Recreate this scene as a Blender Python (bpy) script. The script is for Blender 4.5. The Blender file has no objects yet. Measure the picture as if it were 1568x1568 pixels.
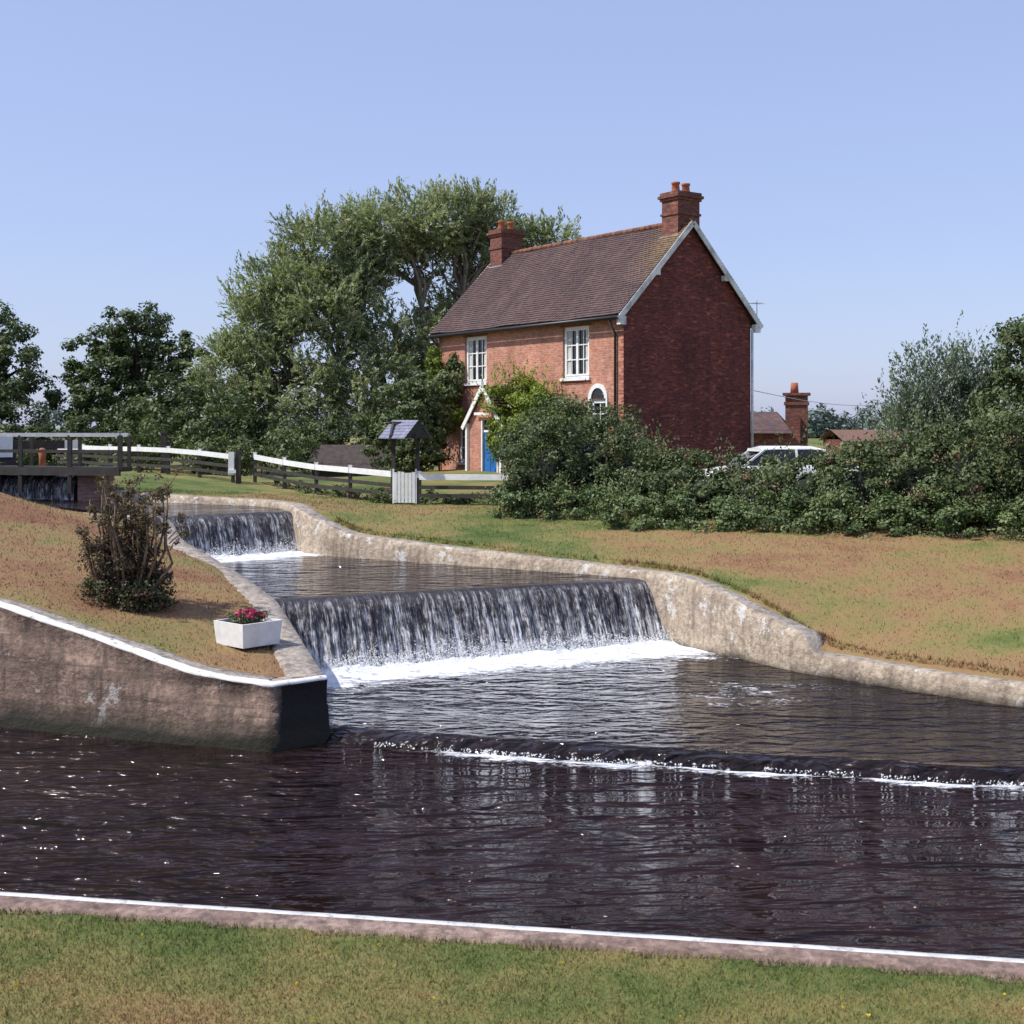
import bpy, math, numpy as np
from mathutils import Vector, Matrix
rng=np.random.default_rng(7)
scene=bpy.context.scene
COL=scene.collection
# ------------------------------------------------------------ helpers
def empty(name,loc=(0,0,0),rz=0):
    o=bpy.data.objects.new(name,None); COL.objects.link(o); o.location=loc; o.rotation_euler=(0,0,rz); o.empty_display_size=.3
    return o
def npmesh(name,V,F,mats,parent=None,attrs=None,uv=None,smooth=False,mi=None):
    V=np.asarray(V,dtype=np.float32); F=np.asarray(F,dtype=np.int32)
    me=bpy.data.meshes.new(name); n,k=F.shape
    me.vertices.add(len(V)); me.vertices.foreach_set('co',V.ravel())
    me.loops.add(n*k); me.loops.foreach_set('vertex_index',F.ravel())
    me.polygons.add(n); me.polygons.foreach_set('loop_start',np.arange(0,n*k,k,dtype=np.int32))
    me.polygons.foreach_set('loop_total',np.full(n,k,dtype=np.int32))
    if mi is not None: me.polygons.foreach_set('material_index',np.asarray(mi,dtype=np.int32))
    if smooth: me.polygons.foreach_set('use_smooth',np.ones(n,dtype=bool))
    if not isinstance(mats,(list,tuple)): mats=[mats]
    for m in mats: me.materials.append(m)
    me.update(calc_edges=True)
    if attrs:
        for an,(dom,val) in attrs.items():
            a=me.attributes.new(an,'FLOAT',dom); a.data.foreach_set('value',np.asarray(val,dtype=np.float32))
    if uv is not None:
        l=me.uv_layers.new(name='UVMap'); l.data.foreach_set('uv',np.asarray(uv,dtype=np.float32)[F.ravel()].ravel())
    o=bpy.data.objects.new(name,me); COL.objects.link(o)
    if parent: o.parent=parent
    return o
class MB:
    def __init__(s): s.v=[];s.f=[];s.m=[];s.sm=[]
    def face(s,ps,m=0,sm=False):
        b=len(s.v); s.v+= [tuple(p) for p in ps]; s.f.append(list(range(b,b+len(ps)))); s.m.append(m); s.sm.append(sm)
    def box(s,a,b,m=0):
        x0,y0,z0=a;x1,y1,z1=b
        P=[(x0,y0,z0),(x1,y0,z0),(x1,y1,z0),(x0,y1,z0),(x0,y0,z1),(x1,y0,z1),(x1,y1,z1),(x0,y1,z1)]
        for q in [(3,2,1,0),(4,5,6,7),(0,1,5,4),(1,2,6,5),(2,3,7,6),(3,0,4,7)]: s.face([P[i] for i in q],m)
    def beam(s,p0,p1,w,h,m=0,up=(0,0,1)):
        p0=Vector(p0);p1=Vector(p1);d=(p1-p0).normalized();u=Vector(up);r=d.cross(u)
        if r.length<1e-4: r=d.cross(Vector((1,0,0)))
        r.normalize();u=r.cross(d).normalized();r=r*w/2;u=u*h/2
        P=[p0-r-u,p0+r-u,p0+r+u,p0-r+u,p1-r-u,p1+r-u,p1+r+u,p1-r+u]
        for q in [(0,1,2,3),(7,6,5,4),(4,5,1,0),(5,6,2,1),(6,7,3,2),(7,4,0,3)]: s.face([P[i] for i in q],m)
    def tube(s,pts,rad,n=7,m=0,cap=True):
        pts=[Vector(p) for p in pts]; b=len(s.v); K=len(pts)
        for i,p in enumerate(pts):
            d=(pts[min(i+1,K-1)]-pts[max(i-1,0)]).normalized()
            r=d.cross(Vector((0.13,1,0.21)))
            if r.length<.05: r=d.cross(Vector((1,0,0)))
            r.normalize(); u=r.cross(d)
            for j in range(n):
                a=2*math.pi*j/n; q=p+(r*math.cos(a)+u*math.sin(a))*rad[i]; s.v.append(tuple(q))
        for i in range(K-1):
            for j in range(n):
                s.f.append([b+i*n+j,b+i*n+(j+1)%n,b+(i+1)*n+(j+1)%n,b+(i+1)*n+j][::-1]); s.m.append(m); s.sm.append(True)
        if cap:
            s.f.append([b+(K-1)*n+j for j in range(n)][::-1]); s.m.append(m); s.sm.append(False)
            s.f.append([b+j for j in range(n)]); s.m.append(m); s.sm.append(False)
    def make(s,name,mats,parent=None,bevel=0):
        me=bpy.data.meshes.new(name); me.from_pydata(s.v,[],s.f)
        if not isinstance(mats,(list,tuple)): mats=[mats]
        for m in mats: me.materials.append(m)
        uvl=me.uv_layers.new(name='UVMap')
        for i,p in enumerate(me.polygons):
            p.material_index=s.m[i]; p.use_smooth=s.sm[i]
            n=p.normal
            t=Vector((0,0,1)).cross(n)
            if t.length<.02: t=Vector((1,0,0))
            t.normalize(); b=n.cross(t)
            for li in p.loop_indices:
                co=me.vertices[me.loops[li].vertex_index].co
                uvl.data[li].uv=(co.dot(t),co.dot(b))
        o=bpy.data.objects.new(name,me); COL.objects.link(o)
        if parent: o.parent=parent
        if bevel:
            bm=o.modifiers.new('b','BEVEL'); bm.width=bevel; bm.segments=2; bm.limit_method='ANGLE'
        return o
# value noise
LAT=rng.random((256,256))
def vnoise(x,y):
    x=np.asarray(x,float);y=np.asarray(y,float)
    xi=np.floor(x).astype(int);yi=np.floor(y).astype(int);fx=x-xi;fy=y-yi
    fx=fx*fx*(3-2*fx);fy=fy*fy*(3-2*fy)
    g=lambda a,b:LAT[a%256,b%256]
    return (g(xi,yi)*(1-fx)+g(xi+1,yi)*fx)*(1-fy)+(g(xi,yi+1)*(1-fx)+g(xi+1,yi+1)*fx)*fy
def fbm(x,y,o=4):
    s=0;a=.5;t=0
    for i in range(o):
        s=s+a*vnoise(x*2**i+17.3*i,y*2**i+5.7*i);t+=a;a*=.55
    return s/t
# ------------------------------------------------------------ materials
class Mat:
    def __init__(s,name):
        s.m=bpy.data.materials.new(name); s.m.use_nodes=True; s.nt=s.m.node_tree
        s.nt.nodes.clear(); s.out=s.n('ShaderNodeOutputMaterial'); s.b=s.n('ShaderNodeBsdfPrincipled'); s.l(s.b.outputs[0],s.out.inputs[0])
    def n(s,t,**k):
        nd=s.nt.nodes.new(t)
        for a,v in k.items(): setattr(nd,a,v)
        return nd
    def l(s,a,b): s.nt.links.new(a,b)
    def coord(s,kind='Object',scale=(1,1,1),rot=(0,0,0)):
        c=s.n('ShaderNodeTexCoord'); mp=s.n('ShaderNodeMapping'); s.l(c.outputs[kind],mp.inputs[0]); mp.inputs['Scale'].default_value=scale; mp.inputs['Rotation'].default_value=rot
        return mp.outputs[0]
    def noise(s,vec,scale,detail=4,rough=.55,dist=0):
        t=s.n('ShaderNodeTexNoise'); s.l(vec,t.inputs['Vector']); t.inputs['Scale'].default_value=scale;t.inputs['Detail'].default_value=detail;t.inputs['Roughness'].default_value=rough;t.inputs['Distortion'].default_value=dist
        return t.outputs['Fac']
    def ramp(s,fac,stops):
        r=s.n('ShaderNodeValToRGB'); s.l(fac,r.inputs[0]); cr=r.color_ramp
        while len(cr.elements)<len(stops): cr.elements.new(.5)
        for e,(p,c) in zip(cr.elements,stops): e.position=p; e.color=(c[0],c[1],c[2],1) if hasattr(c,'__len__') else (c,c,c,1)
        return r.outputs[0]
    def mix(s,f,a,b,mode='MIX'):
        m=s.n('ShaderNodeMix',data_type='RGBA',blend_type=mode)
        for v,i in ((f,0),(a,6),(b,7)):
            if isinstance(v,bpy.types.NodeSocket): s.l(v,m.inputs[i])
            elif i==0: m.inputs[0].default_value=v
            else: m.inputs[i].default_value=(*v,1)
        return m.outputs[2]
    def math(s,op,a,b=0,clamp=False):
        m=s.n('ShaderNodeMath',operation=op,use_clamp=clamp)
        for v,i in ((a,0),(b,1)):
            if isinstance(v,bpy.types.NodeSocket): s.l(v,m.inputs[i])
            else: m.inputs[i].default_value=v
        return m.outputs[0]
    def attr(s,name):
        a=s.n('ShaderNodeAttribute',attribute_name=name); return a.outputs['Fac']
    def bump(s,h,strength=.5,dist=.02,prev=None):
        b=s.n('ShaderNodeBump'); b.inputs['Strength'].default_value=strength;b.inputs['Distance'].default_value=dist; s.l(h,b.inputs['Height'])
        if prev: s.l(prev,b.inputs['Normal'])
        s.l(b.outputs[0],s.b.inputs['Normal']); return b.outputs[0]
def paint(name,c,rough=.6,var=.15,sc=6,dirt=None):
    M=Mat(name); v=M.coord(); f=M.noise(v,sc,5,.6)
    d=tuple(x*(1-var*1.8) for x in c); l=tuple(min(x*(1+var*.5),.9) for x in c)
    col=M.ramp(f,[(.3,d),(.6,l)])
    if dirt: col=M.mix(M.ramp(M.noise(v,sc*1.7,7,.75),[(.54,0),(.66,dirt)]),col,(.16,.13,.10))
    M.l(col,M.b.inputs['Base Color']); M.b.inputs['Roughness'].default_value=rough
    M.bump(M.noise(v,sc*8,3),.3,.004)
    return M.m
def brickmat(name,c1,c2,mort,mortar=.009,dark=.5,patch=None):
    M=Mat(name); uv=M.coord('UV')
    t=M.n('ShaderNodeTexBrick'); M.l(uv,t.inputs['Vector'])
    t.inputs['Color1'].default_value=(*c1,1);t.inputs['Color2'].default_value=(*c2,1);t.inputs['Mortar'].default_value=(*mort,1)
    t.inputs['Scale'].default_value=1;t.inputs['Mortar Size'].default_value=mortar;t.inputs['Mortar Smooth'].default_value=.3
    t.inputs['Brick Width'].default_value=.225;t.inputs['Row Height'].default_value=.075;t.inputs['Bias'].default_value=-.1
    big=M.noise(uv,.9,6,.7); med=M.noise(M.coord('UV',(1,3.2,1)),5.5,3,.6)
    c=M.mix(M.ramp(med,[(.42,0),(.7,.8)]),t.outputs['Color'],tuple(x*dark for x in c2))
    med2=M.noise(M.coord('UV',(1,3.0,1),(0,0,.01)),3.1,2,.6)
    if patch: c=M.mix(M.ramp(med2,[(.56,0),(.70,.7)]),c,patch)
    c=M.mix(1,c,M.ramp(big,[(.3,(.62,.60,.62)),(.5,(1,1,1)),(.7,(1.3,1.22,1.15))]),'MULTIPLY')
    st=M.noise(M.coord('UV',(2.2,.25,1)),1.6,5,.6)
    c=M.mix(M.ramp(st,[(.5,0),(.72,.40)]),c,tuple(x*.45 for x in c2))
    M.l(c,M.b.inputs['Base Color']); M.b.inputs['Roughness'].default_value=.9
    h=M.math('ADD',M.math('MULTIPLY',t.outputs['Fac'],-1),M.math('MULTIPLY',M.noise(uv,60,2),.4))
    M.bump(h,.6,.008)
    return M.m
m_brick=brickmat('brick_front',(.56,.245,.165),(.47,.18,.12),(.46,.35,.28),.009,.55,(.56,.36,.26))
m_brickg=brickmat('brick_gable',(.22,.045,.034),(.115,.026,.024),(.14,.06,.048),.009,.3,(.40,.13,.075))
m_white=paint('white_paint',(.78,.78,.76),.5,.08)
m_whitek=paint('kerb_white_paint',(.76,.76,.73),.7,.12,4,.8)
m_whiteold=paint('weathered_white_paint',(.66,.66,.63),.6,.25,3)
m_dark=paint('dark_timber',(.04,.032,.026),.7,.3)
m_grey=paint('grey_painted_steel',(.42,.43,.45),.5,.12)
m_blue=paint('blue_door_paint',(.02,.14,.42),.4,.1)
m_black=paint('black_iron',(.02,.02,.022),.45,.2)
m_pot=paint('terracotta',(.36,.11,.05),.8,.2)
m_curtain=paint('net_curtain',(.55,.55,.52),.9,.1)
m_slate=paint('slate_roof',(.20,.21,.29),.6,.25,9)
m_soil=paint('soil',(.05,.035,.025),1,.3)
def tilemat():
    M=Mat('clay_tiles'); uv=M.coord('UV'); r=M.n('ShaderNodeTexWhiteNoise',noise_dimensions='3D')
    sn=M.n('ShaderNodeVectorMath',operation='SNAP'); M.l(uv,sn.inputs[0]); sn.inputs[1].default_value=(.17,.12,1); M.l(sn.outputs[0],r.inputs[0])
    c=M.ramp(r.outputs['Value'],[(0,(.072,.046,.048)),(.5,(.095,.060,.060)),(1,(.125,.078,.070))])
    big=M.noise(uv,1.1,5,.6)
    c=M.mix(1,c,M.ramp(big,[(.3,(.72,.70,.74)),(.7,(1.2,1.15,1.08))]),'MULTIPLY')
    sx=M.n('ShaderNodeSeparateXYZ'); M.l(M.coord('Object'),sx.inputs[0])
    edge=M.math('ADD',M.math('MULTIPLY',sx.outputs['X'],.6),1.05,True)
    hgt=M.math('SUBTRACT',M.math('MULTIPLY',sx.outputs['Z'],.6),3.6,True)
    li=M.math('MULTIPLY',M.math('MULTIPLY',edge,hgt),M.ramp(M.noise(uv,5,5,.7),[(.38,0),(.6,1)]))
    c=M.mix(M.math('MULTIPLY',li,.9),c,(.27,.19,.07))
    M.l(c,M.b.inputs['Base Color']); M.b.inputs['Roughness'].default_value=.85
    M.bump(M.noise(uv,30,3),.4,.006)
    return M.m
m_tile=tilemat()
m_ridge=paint('ridge_tiles',(.20,.085,.05),.85,.4,3)
def glassmat():
    M=Mat('window_glass'); M.b.inputs['Base Color'].default_value=(.012,.014,.018,1); M.b.inputs['Roughness'].default_value=.06
    M.bump(M.noise(M.coord(),2.5,1),.15,.01); return M.m
m_glass=glassmat()
def concrete(name,c,c2,moss=True,whiten=0,wet=.5,wthr=.55,sstr=.75,bands=False,end_shade_wet=False):
    M=Mat(name); v=M.coord(); big=M.noise(v,1.1,6,.65); fine=M.noise(v,14,5,.7); streak=M.noise(M.coord('Object',(3,3,.35)),2.2,5,.65)
    blot=M.noise(M.coord('Object',(1,1,1.6)),4.5,6,.75)
    col=M.ramp(big,[(.34,c2),(.62,c)])
    col=M.mix(M.ramp(blot,[(.52,0),(.62,.6)]),col,tuple(min(1,x*1.35) for x in c))
    col=M.mix(M.ramp(fine,[(.35,.7),(.58,0)]),col,tuple(x*.5 for x in c2))
    col=M.mix(M.ramp(streak,[(.48,0),(.68,sstr)]),col,(.06,.045,.035))
    sx=M.n('ShaderNodeSeparateXYZ'); M.l(v,sx.inputs[0])
    if bands:
        bn=M.noise(M.coord('Object',(.25,.25,9)),1.5,4,.6)
        col=M.mix(M.ramp(bn,[(.50,0),(.62,.55)]),col,tuple(x*.45 for x in c2))
    if whiten: col=M.mix(M.ramp(M.noise(v,1.9,7,.8),[(wthr,0),(wthr+.03,whiten)]),col,(.62,.60,.57))
    if end_shade_wet:
        dk=M.math('MULTIPLY',M.math('ADD',M.math('ADD',sx.outputs['X'],2.86),M.math('MULTIPLY',M.math('SUBTRACT',blot,.5),.15)),14,True)
        col=M.mix(dk,col,(.014,.012,.010))  # quay end face: its shadow and wet moss painted near-black into the colour
    if moss: 
        wl=M.math('ADD',sx.outputs['Z'],M.math('MULTIPLY',big,.35))
        g=M.ramp(wl,[(.28,1),(wet,0)])
        col=M.mix(g,col,(.022,.020,.012))
    M.l(col,M.b.inputs['Base Color']); M.b.inputs['Roughness'].default_value=.9
    n1=M.bump(big,.7,.10); n2=M.bump(blot,.6,.05,n1); M.bump(fine,.7,.02,n2)
    return M.m
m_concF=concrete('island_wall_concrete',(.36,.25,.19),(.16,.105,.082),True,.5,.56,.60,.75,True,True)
m_concS=concrete('island_side_concrete',(.36,.25,.19),(.16,.105,.082),True)
m_concT=concrete('coping_concrete',(.46,.40,.34),(.31,.265,.22),False,0)
m_concR=concrete('weir_wall_concrete',(.52,.425,.32),(.35,.275,.205),True,.85,.45,.575,.5)
m_concN=concrete('bank_edge_stone',(.36,.26,.215),(.19,.12,.10),False,0)
def grassmat(name,blade=False):
    M=Mat(name); v=M.coord(); dry=M.attr('dry')
    f=M.math('ADD',dry,M.math('MULTIPLY',M.math('SUBTRACT',M.noise(v,1.7,6,.7),.5),.9))
    f=M.math('ADD',f,M.math('MULTIPLY',M.math('SUBTRACT',M.noise(v,19,3,.7),.5),.45),True)
    if blade: f=M.math('ADD',f,M.math('MULTIPLY',M.math('SUBTRACT',M.attr('tint'),.35),.22),True)
    c=M.ramp(f,[(.06,(.065,.105,.025)),(.30,(.13,.155,.046)),(.52,(.225,.195,.072)),(.76,(.285,.185,.088)),(1,(.24,.125,.07))])
    if blade: c=M.mix(1,c,M.ramp(M.attr('tint'),[(0,(.72,.72,.72)),(.5,(1,1,1)),(1,(1.35,1.3,1.2))]),'MULTIPLY')
    M.l(c,M.b.inputs['Base Color']); M.b.inputs['Roughness'].default_value=.9; M.b.inputs['Specular IOR Level'].default_value=.2
    if not blade:
        n=M.bump(M.noise(v,5,5,.7),.8,.05); M.bump(M.noise(v,45,3,.7),.9,.02,n)
    return M.m
m_ground=grassmat('grass_ground'); m_blade=grassmat('grass_blades',True)
def leafmat(name,dark,mid,light,trans=.3,rough=.5):
    M=Mat(name); t=M.attr('tint')
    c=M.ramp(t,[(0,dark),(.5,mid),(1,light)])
    M.l(c,M.b.inputs['Base Color']); M.b.inputs['Roughness'].default_value=rough; M.b.inputs['Specular IOR Level'].default_value=.35
    tr=M.n('ShaderNodeBsdfTranslucent'); M.l(M.mix(1,c,(1.1,1.25,.6),'MULTIPLY'),tr.inputs[0])
    mx=M.n('ShaderNodeMixShader'); mx.inputs[0].default_value=trans; M.l(M.b.outputs[0],mx.inputs[1]); M.l(tr.outputs[0],mx.inputs[2]); M.l(mx.outputs[0],M.out.inputs[0])
    return M.m
lf_willow=leafmat('willow_leaves',(.12,.145,.075),(.25,.28,.155),(.42,.44,.29),.40)
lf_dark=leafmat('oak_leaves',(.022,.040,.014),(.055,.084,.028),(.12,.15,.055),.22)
lf_hedge=leafmat('hedge_leaves',(.030,.048,.016),(.078,.108,.038),(.17,.195,.085),.22)
lf_ivy=leafmat('ivy_leaves',(.045,.08,.025),(.115,.165,.062),(.23,.27,.12),.2)
lf_lime=leafmat('climber_leaves',(.08,.12,.015),(.18,.24,.035),(.31,.34,.07),.35)
lf_silver=leafmat('silver_leaves',(.06,.09,.06),(.13,.17,.12),(.26,.30,.21),.3)
lf_rose=leafmat('rose_leaves',(.03,.024,.014),(.085,.06,.036),(.17,.13,.065),.2)
lf_flower=leafmat('pink_petals',(.3,.01,.08),(.5,.02,.14),(.6,.06,.05),.1)
lf_dead=leafmat('dead_bramble',(.10,.055,.04),(.18,.11,.065),(.27,.19,.12),.15)
m_bark=paint('bark',(.20,.165,.13),.95,.3,3)
m_barkd=paint('dark_bark',(.05,.04,.03),.95,.3,3)
def water(name,sx,sy,rot,amp,deep,sc=2.0,fs=9,det=2):
    M=Mat(name); v=M.coord('Object',(sx,sy,1),(0,0,rot)); M.b.inputs['IOR'].default_value=1.333
    n1=M.noise(v,sc,det,.5,.7); n2=M.noise(v,sc*3.1,2,.55,.3); n3=M.noise(v,.35,2,.5)
    patch=M.ramp(M.noise(M.coord('Object',(.35,.8,1)),.6,3,.5),[(.3,.45),(.7,1.35)])
    h=M.math('MULTIPLY',M.math('ADD',n1,M.math('MULTIPLY',n2,.24)),patch)
    M.bump(h,1,amp)
    fo=M.attr('foam'); fine=M.noise(M.coord('Object',(.8,1.3,1)),fs*1.5,6,.78,.4); med=M.noise(M.coord('Object',(.7,1.7,1),(0,0,-.25)),2.4,4,.6,1.5)
    nn=M.math('ADD',M.math('MULTIPLY',fine,.95),M.math('MULTIPLY',med,.75)); nn=M.math('SUBTRACT',nn,.35)
    f=M.math('MULTIPLY',M.math('SUBTRACT',M.math('ADD',nn,fo),1.0),7,True)
    c=M.mix(f,M.ramp(n3,[(.3,deep),(.7,tuple(x*.6 for x in deep))]),(.80,.82,.85))
    M.l(c,M.b.inputs['Base Color']); 
    M.l(M.math('ADD',M.math('MULTIPLY',f,.7),.05),M.b.inputs['Roughness'])
    return M.m
m_wlow=water('river_water',.62,1.7,-.12,.62,(.024,.0115,.010),1.6)
m_wmid=water('pool_water',.85,1.7,.3,.32,(.018,.011,.011),2.0)
def fallmat():
    M=Mat('falling_water'); uv=M.coord('UV',(9,.55,1)); n=M.noise(uv,1,6,.75,.15); n2=M.noise(M.coord('UV',(34,3.6,1)),1,4,.8); n3=M.noise(M.coord('UV',(3,2.5,1)),2.6,4,.65)
    s=M.n('ShaderNodeSeparateXYZ'); M.l(M.coord('UV'),s.inputs[0])
    k=M.math('ADD',M.math('MULTIPLY',n,.42),M.math('MULTIPLY',n2,.54)); k=M.math('ADD',k,M.math('MULTIPLY',n3,.20))
    k=M.math('ADD',k,M.math('MULTIPLY',s.outputs['Y'],.075))
    f=M.ramp(k,[(.60,0),(.655,.25),(.73,1)])
    f=M.math('MULTIPLY',f,M.math('MULTIPLY',M.math('SUBTRACT',s.outputs['Y'],.16),5,True))
    M.l(M.mix(f,(.024,.018,.022),(.78,.78,.80)),M.b.inputs['Base Color'])
    M.l(M.math('ADD',M.math('MULTIPLY',f,.4),.12),M.b.inputs['Roughness']); M.bump(k,1,.10)
    return M.m
m_fall=fallmat()
m_foam=paint('foam',(.82,.84,.87),.6,.03,20)
# ------------------------------------------------------------ layout of banks (metres)
R=[(-13.6,34.4,2.45),(-11.2,33.4,2.4),(-10.0,32.9,2.3),(-8.0,31.95,2.24),(-6.2,31.0,2.2),(-5.3,30.0,2.2),(-4.9,28.9,2.2),(-4.6,28.3,2.1),(-4.1,27.85,1.9),(-3.62,27.4,1.71),(-2.4,26.6,1.60),(-1.08,25.7,1.53),(1.74,23.8,1.38),(2.35,23.3,1.35),(2.95,22.55,1.33),(3.5,21.6,1.15),(4.02,20.75,.90),(4.45,20.0,.74),(4.56,19.88,.48),(5.7,18.62,.46),(6.87,17.5,.44),(12,14.6,.45),(20,12,.5),(60,6,.6)]
I=[(-13.6,34.4,2.45),(-14.0,31,2.5),(-10.8,28.2,2.3),(-9.0,26.7,2.2),(-7.7,26.3,2.15),(-6.95,26.6,2.12),(-6.5,25.7,1.72),(-5.54,24.2,1.52),(-4.5,22.2,1.36),(-3.62,20.3,1.22),(-3.03,18.6,.98),(-2.31,16.3,.80),(-2.91,15.8,.80),(-3.91,16.12,.88),(-4.79,16.42,1.11),(-5.74,16.77,1.34),(-6.72,17.14,1.58),(-9,18.2,1.9),(-15,21,2.1),(-60,42,2.3)]
NL=[(-60,19.49),(60,-1.15)]
poly=np.array([p[:2] for p in NL]+[p[:2] for p in R[::-1]]+[p[:2] for p in I[1:]])
def sdist(x,y):
    inside=np.zeros(x.shape,bool); dm=np.full(x.shape,1e9); n=len(poly)
    for i in range(n):
        ax,ay=poly[i];bx,by=poly[(i+1)%n]
        dx,dy=bx-ax,by-ay; t=np.clip(((x-ax)*dx+(y-ay)*dy)/(dx*dx+dy*dy),0,1)
        dm=np.minimum(dm,np.hypot(x-ax-t*dx,y-ay-t*dy))
        c=((ay>y)!=(by>y))
        with np.errstate(divide='ignore',invalid='ignore'):
            xi=(bx-ax)*(y-ay)/(by-ay if by!=ay else 1e-9)+ax
        inside^= c&(x<xi)
    return np.where(inside,-dm,dm)
ctrl=[p for p in R if p[0]<25 and p[:2]!=(4.45,20.0)]+[p for p in I[1:] if p[0]>-20]
ctrl+=[(-15.6,45,2.5),(-7.7,36.8,2.32),(-5,34.3,2.12),(-2.6,31.7,2.04),(0,30.5,2.0),(5,27,1.87),(9.7,24.7,1.8),(14,22,1.7),(3.4,40,2.3),(-2.7,48.5,2.3),(8,43,2.15),(-6,50,1.6),(-12,52,2.0),(0,35,2.2),(10,34,2.1),(20,30,1.9),
 (-11,36.5,2.55),(-14,38.5,2.6),(-10.6,25.6,2.80),(-9.3,23.6,2.38),(-7.6,21.6,1.95),(-3.9,17.5,.95),(-5.56,18.9,1.35),(-8,19.8,1.95),(-5.9,22.6,1.62),(-13,24,2.9),(-20,30,2.9),(7,21.5,1.15),(12,18,1.0),(3,25.4,1.58),(5.5,20.6,.80),(20,60,2.2),(-20,60,2.2),(0,62,2.0),(-25,45,2.5),(30,20,1.3),(30,45,2)]
C=np.array(ctrl); n=len(C)
def U(r2): return r2*np.log(r2+1e-9)*.5
K=np.zeros((n+3,n+3)); D2=((C[:,None,:2]-C[None,:,:2])**2).sum(-1); K[:n,:n]=U(D2)+np.eye(n)*.08; K[:n,n]=1;K[:n,n+1:]=C[:,:2];K[n,:n]=1;K[n+1:,:n]=C[:,:2].T
W=np.linalg.solve(K,np.concatenate([C[:,2],np.zeros(3)]))
def height(x,y):
    x=np.asarray(x,float);y=np.asarray(y,float); d=sdist(x,y)
    z=W[n]+W[n+1]*x+W[n+2]*y
    for i in range(n): z=z+W[i]*U((x-C[i,0])**2+(y-C[i,1])**2)
    z=np.clip(z,.42,3.1)
    r=np.clip((np.hypot(x,y-30)-28)/30,0,1); r=r*r*(3-2*r); z=z*(1-r)+2.1*r
    z=z+(fbm(x*.9,y*.9)-.5)*.12*np.clip(d-.4,0,1)
    ln=(9.17-.172*x-y)/1.0147
    zn=.40+np.maximum(0,ln-2.6)*.28+(fbm(x*.7+9,y*.7)-.5)*.05*np.clip(ln-.5,0,1)
    zn=np.minimum(zn,2.2)
    z=np.where(ln>-1.0,zn,z)
    z=np.where(d<.5,z-.05,z)
    z=np.where((ln>-1)&(d>.27),zn-.01,z)
    return z,d
def dryness(x,y):
    ln=(9.17-.172*x-y)/1.0147
    isl=((x< -2.3-(y-16.3)*.42)).astype(float)
    right=.45+.30*np.clip((x-1.0)/3,0,1)*np.clip(1.15-np.abs(y-22.3+(x-6)*.25)/5.5,0,1)
    base=np.where(ln>-1,.33+.24*np.clip((ln-.4)/1.2,0,1),np.where((isl>0)&(y<30),.76,right))
    d=base+(fbm(x*.33+3,y*.45+8)-.5)*1.0+(fbm(x*1.4+3,y*1.4+8)-.5)*.45
    s=np.clip(1-np.abs((x*.55+y*.84)-20.6)/1.1,0,1)*np.where((x>3.5)&(ln<-1),1,0); d=d-.38*s*np.clip(fbm(x*.8,y*.8)*2.2-.35,0,1)
    g=np.clip((y-29)/6,0,1)*np.where(ln<-1,1,0); d=d-.06*g
    return np.clip(d,0,1)
def axis(lo,hi,step,far):
    a=list(np.arange(lo,hi+1e-6,step)); s=step
    x=hi
    while x<far: s*=1.22; x+=s; a.append(x)
    s=step;x=lo
    while x>-far: s*=1.22; x-=s; a.insert(0,x)
    return np.array(a)
xs=axis(-13,11,.13,2500); ys=axis(5.5,36,.13,2500)
X,Y=np.meshgrid(xs,ys); Z,D=height(X.ravel(),Y.ravel()); Z=np.where(D<.13,-.8,Z)
V=np.stack([X.ravel(),Y.ravel(),Z],1); nx,ny=len(xs),len(ys)
idx=np.arange(nx*ny).reshape(ny,nx); F=np.stack([idx[:-1,:-1],idx[:-1,1:],idx[1:,1:],idx[1:,:-1]],-1).reshape(-1,4)
npmesh('ground',V,F,m_ground,attrs={'dry':('POINT',dryness(V[:,0],V[:,1]))},smooth=True)
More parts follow.
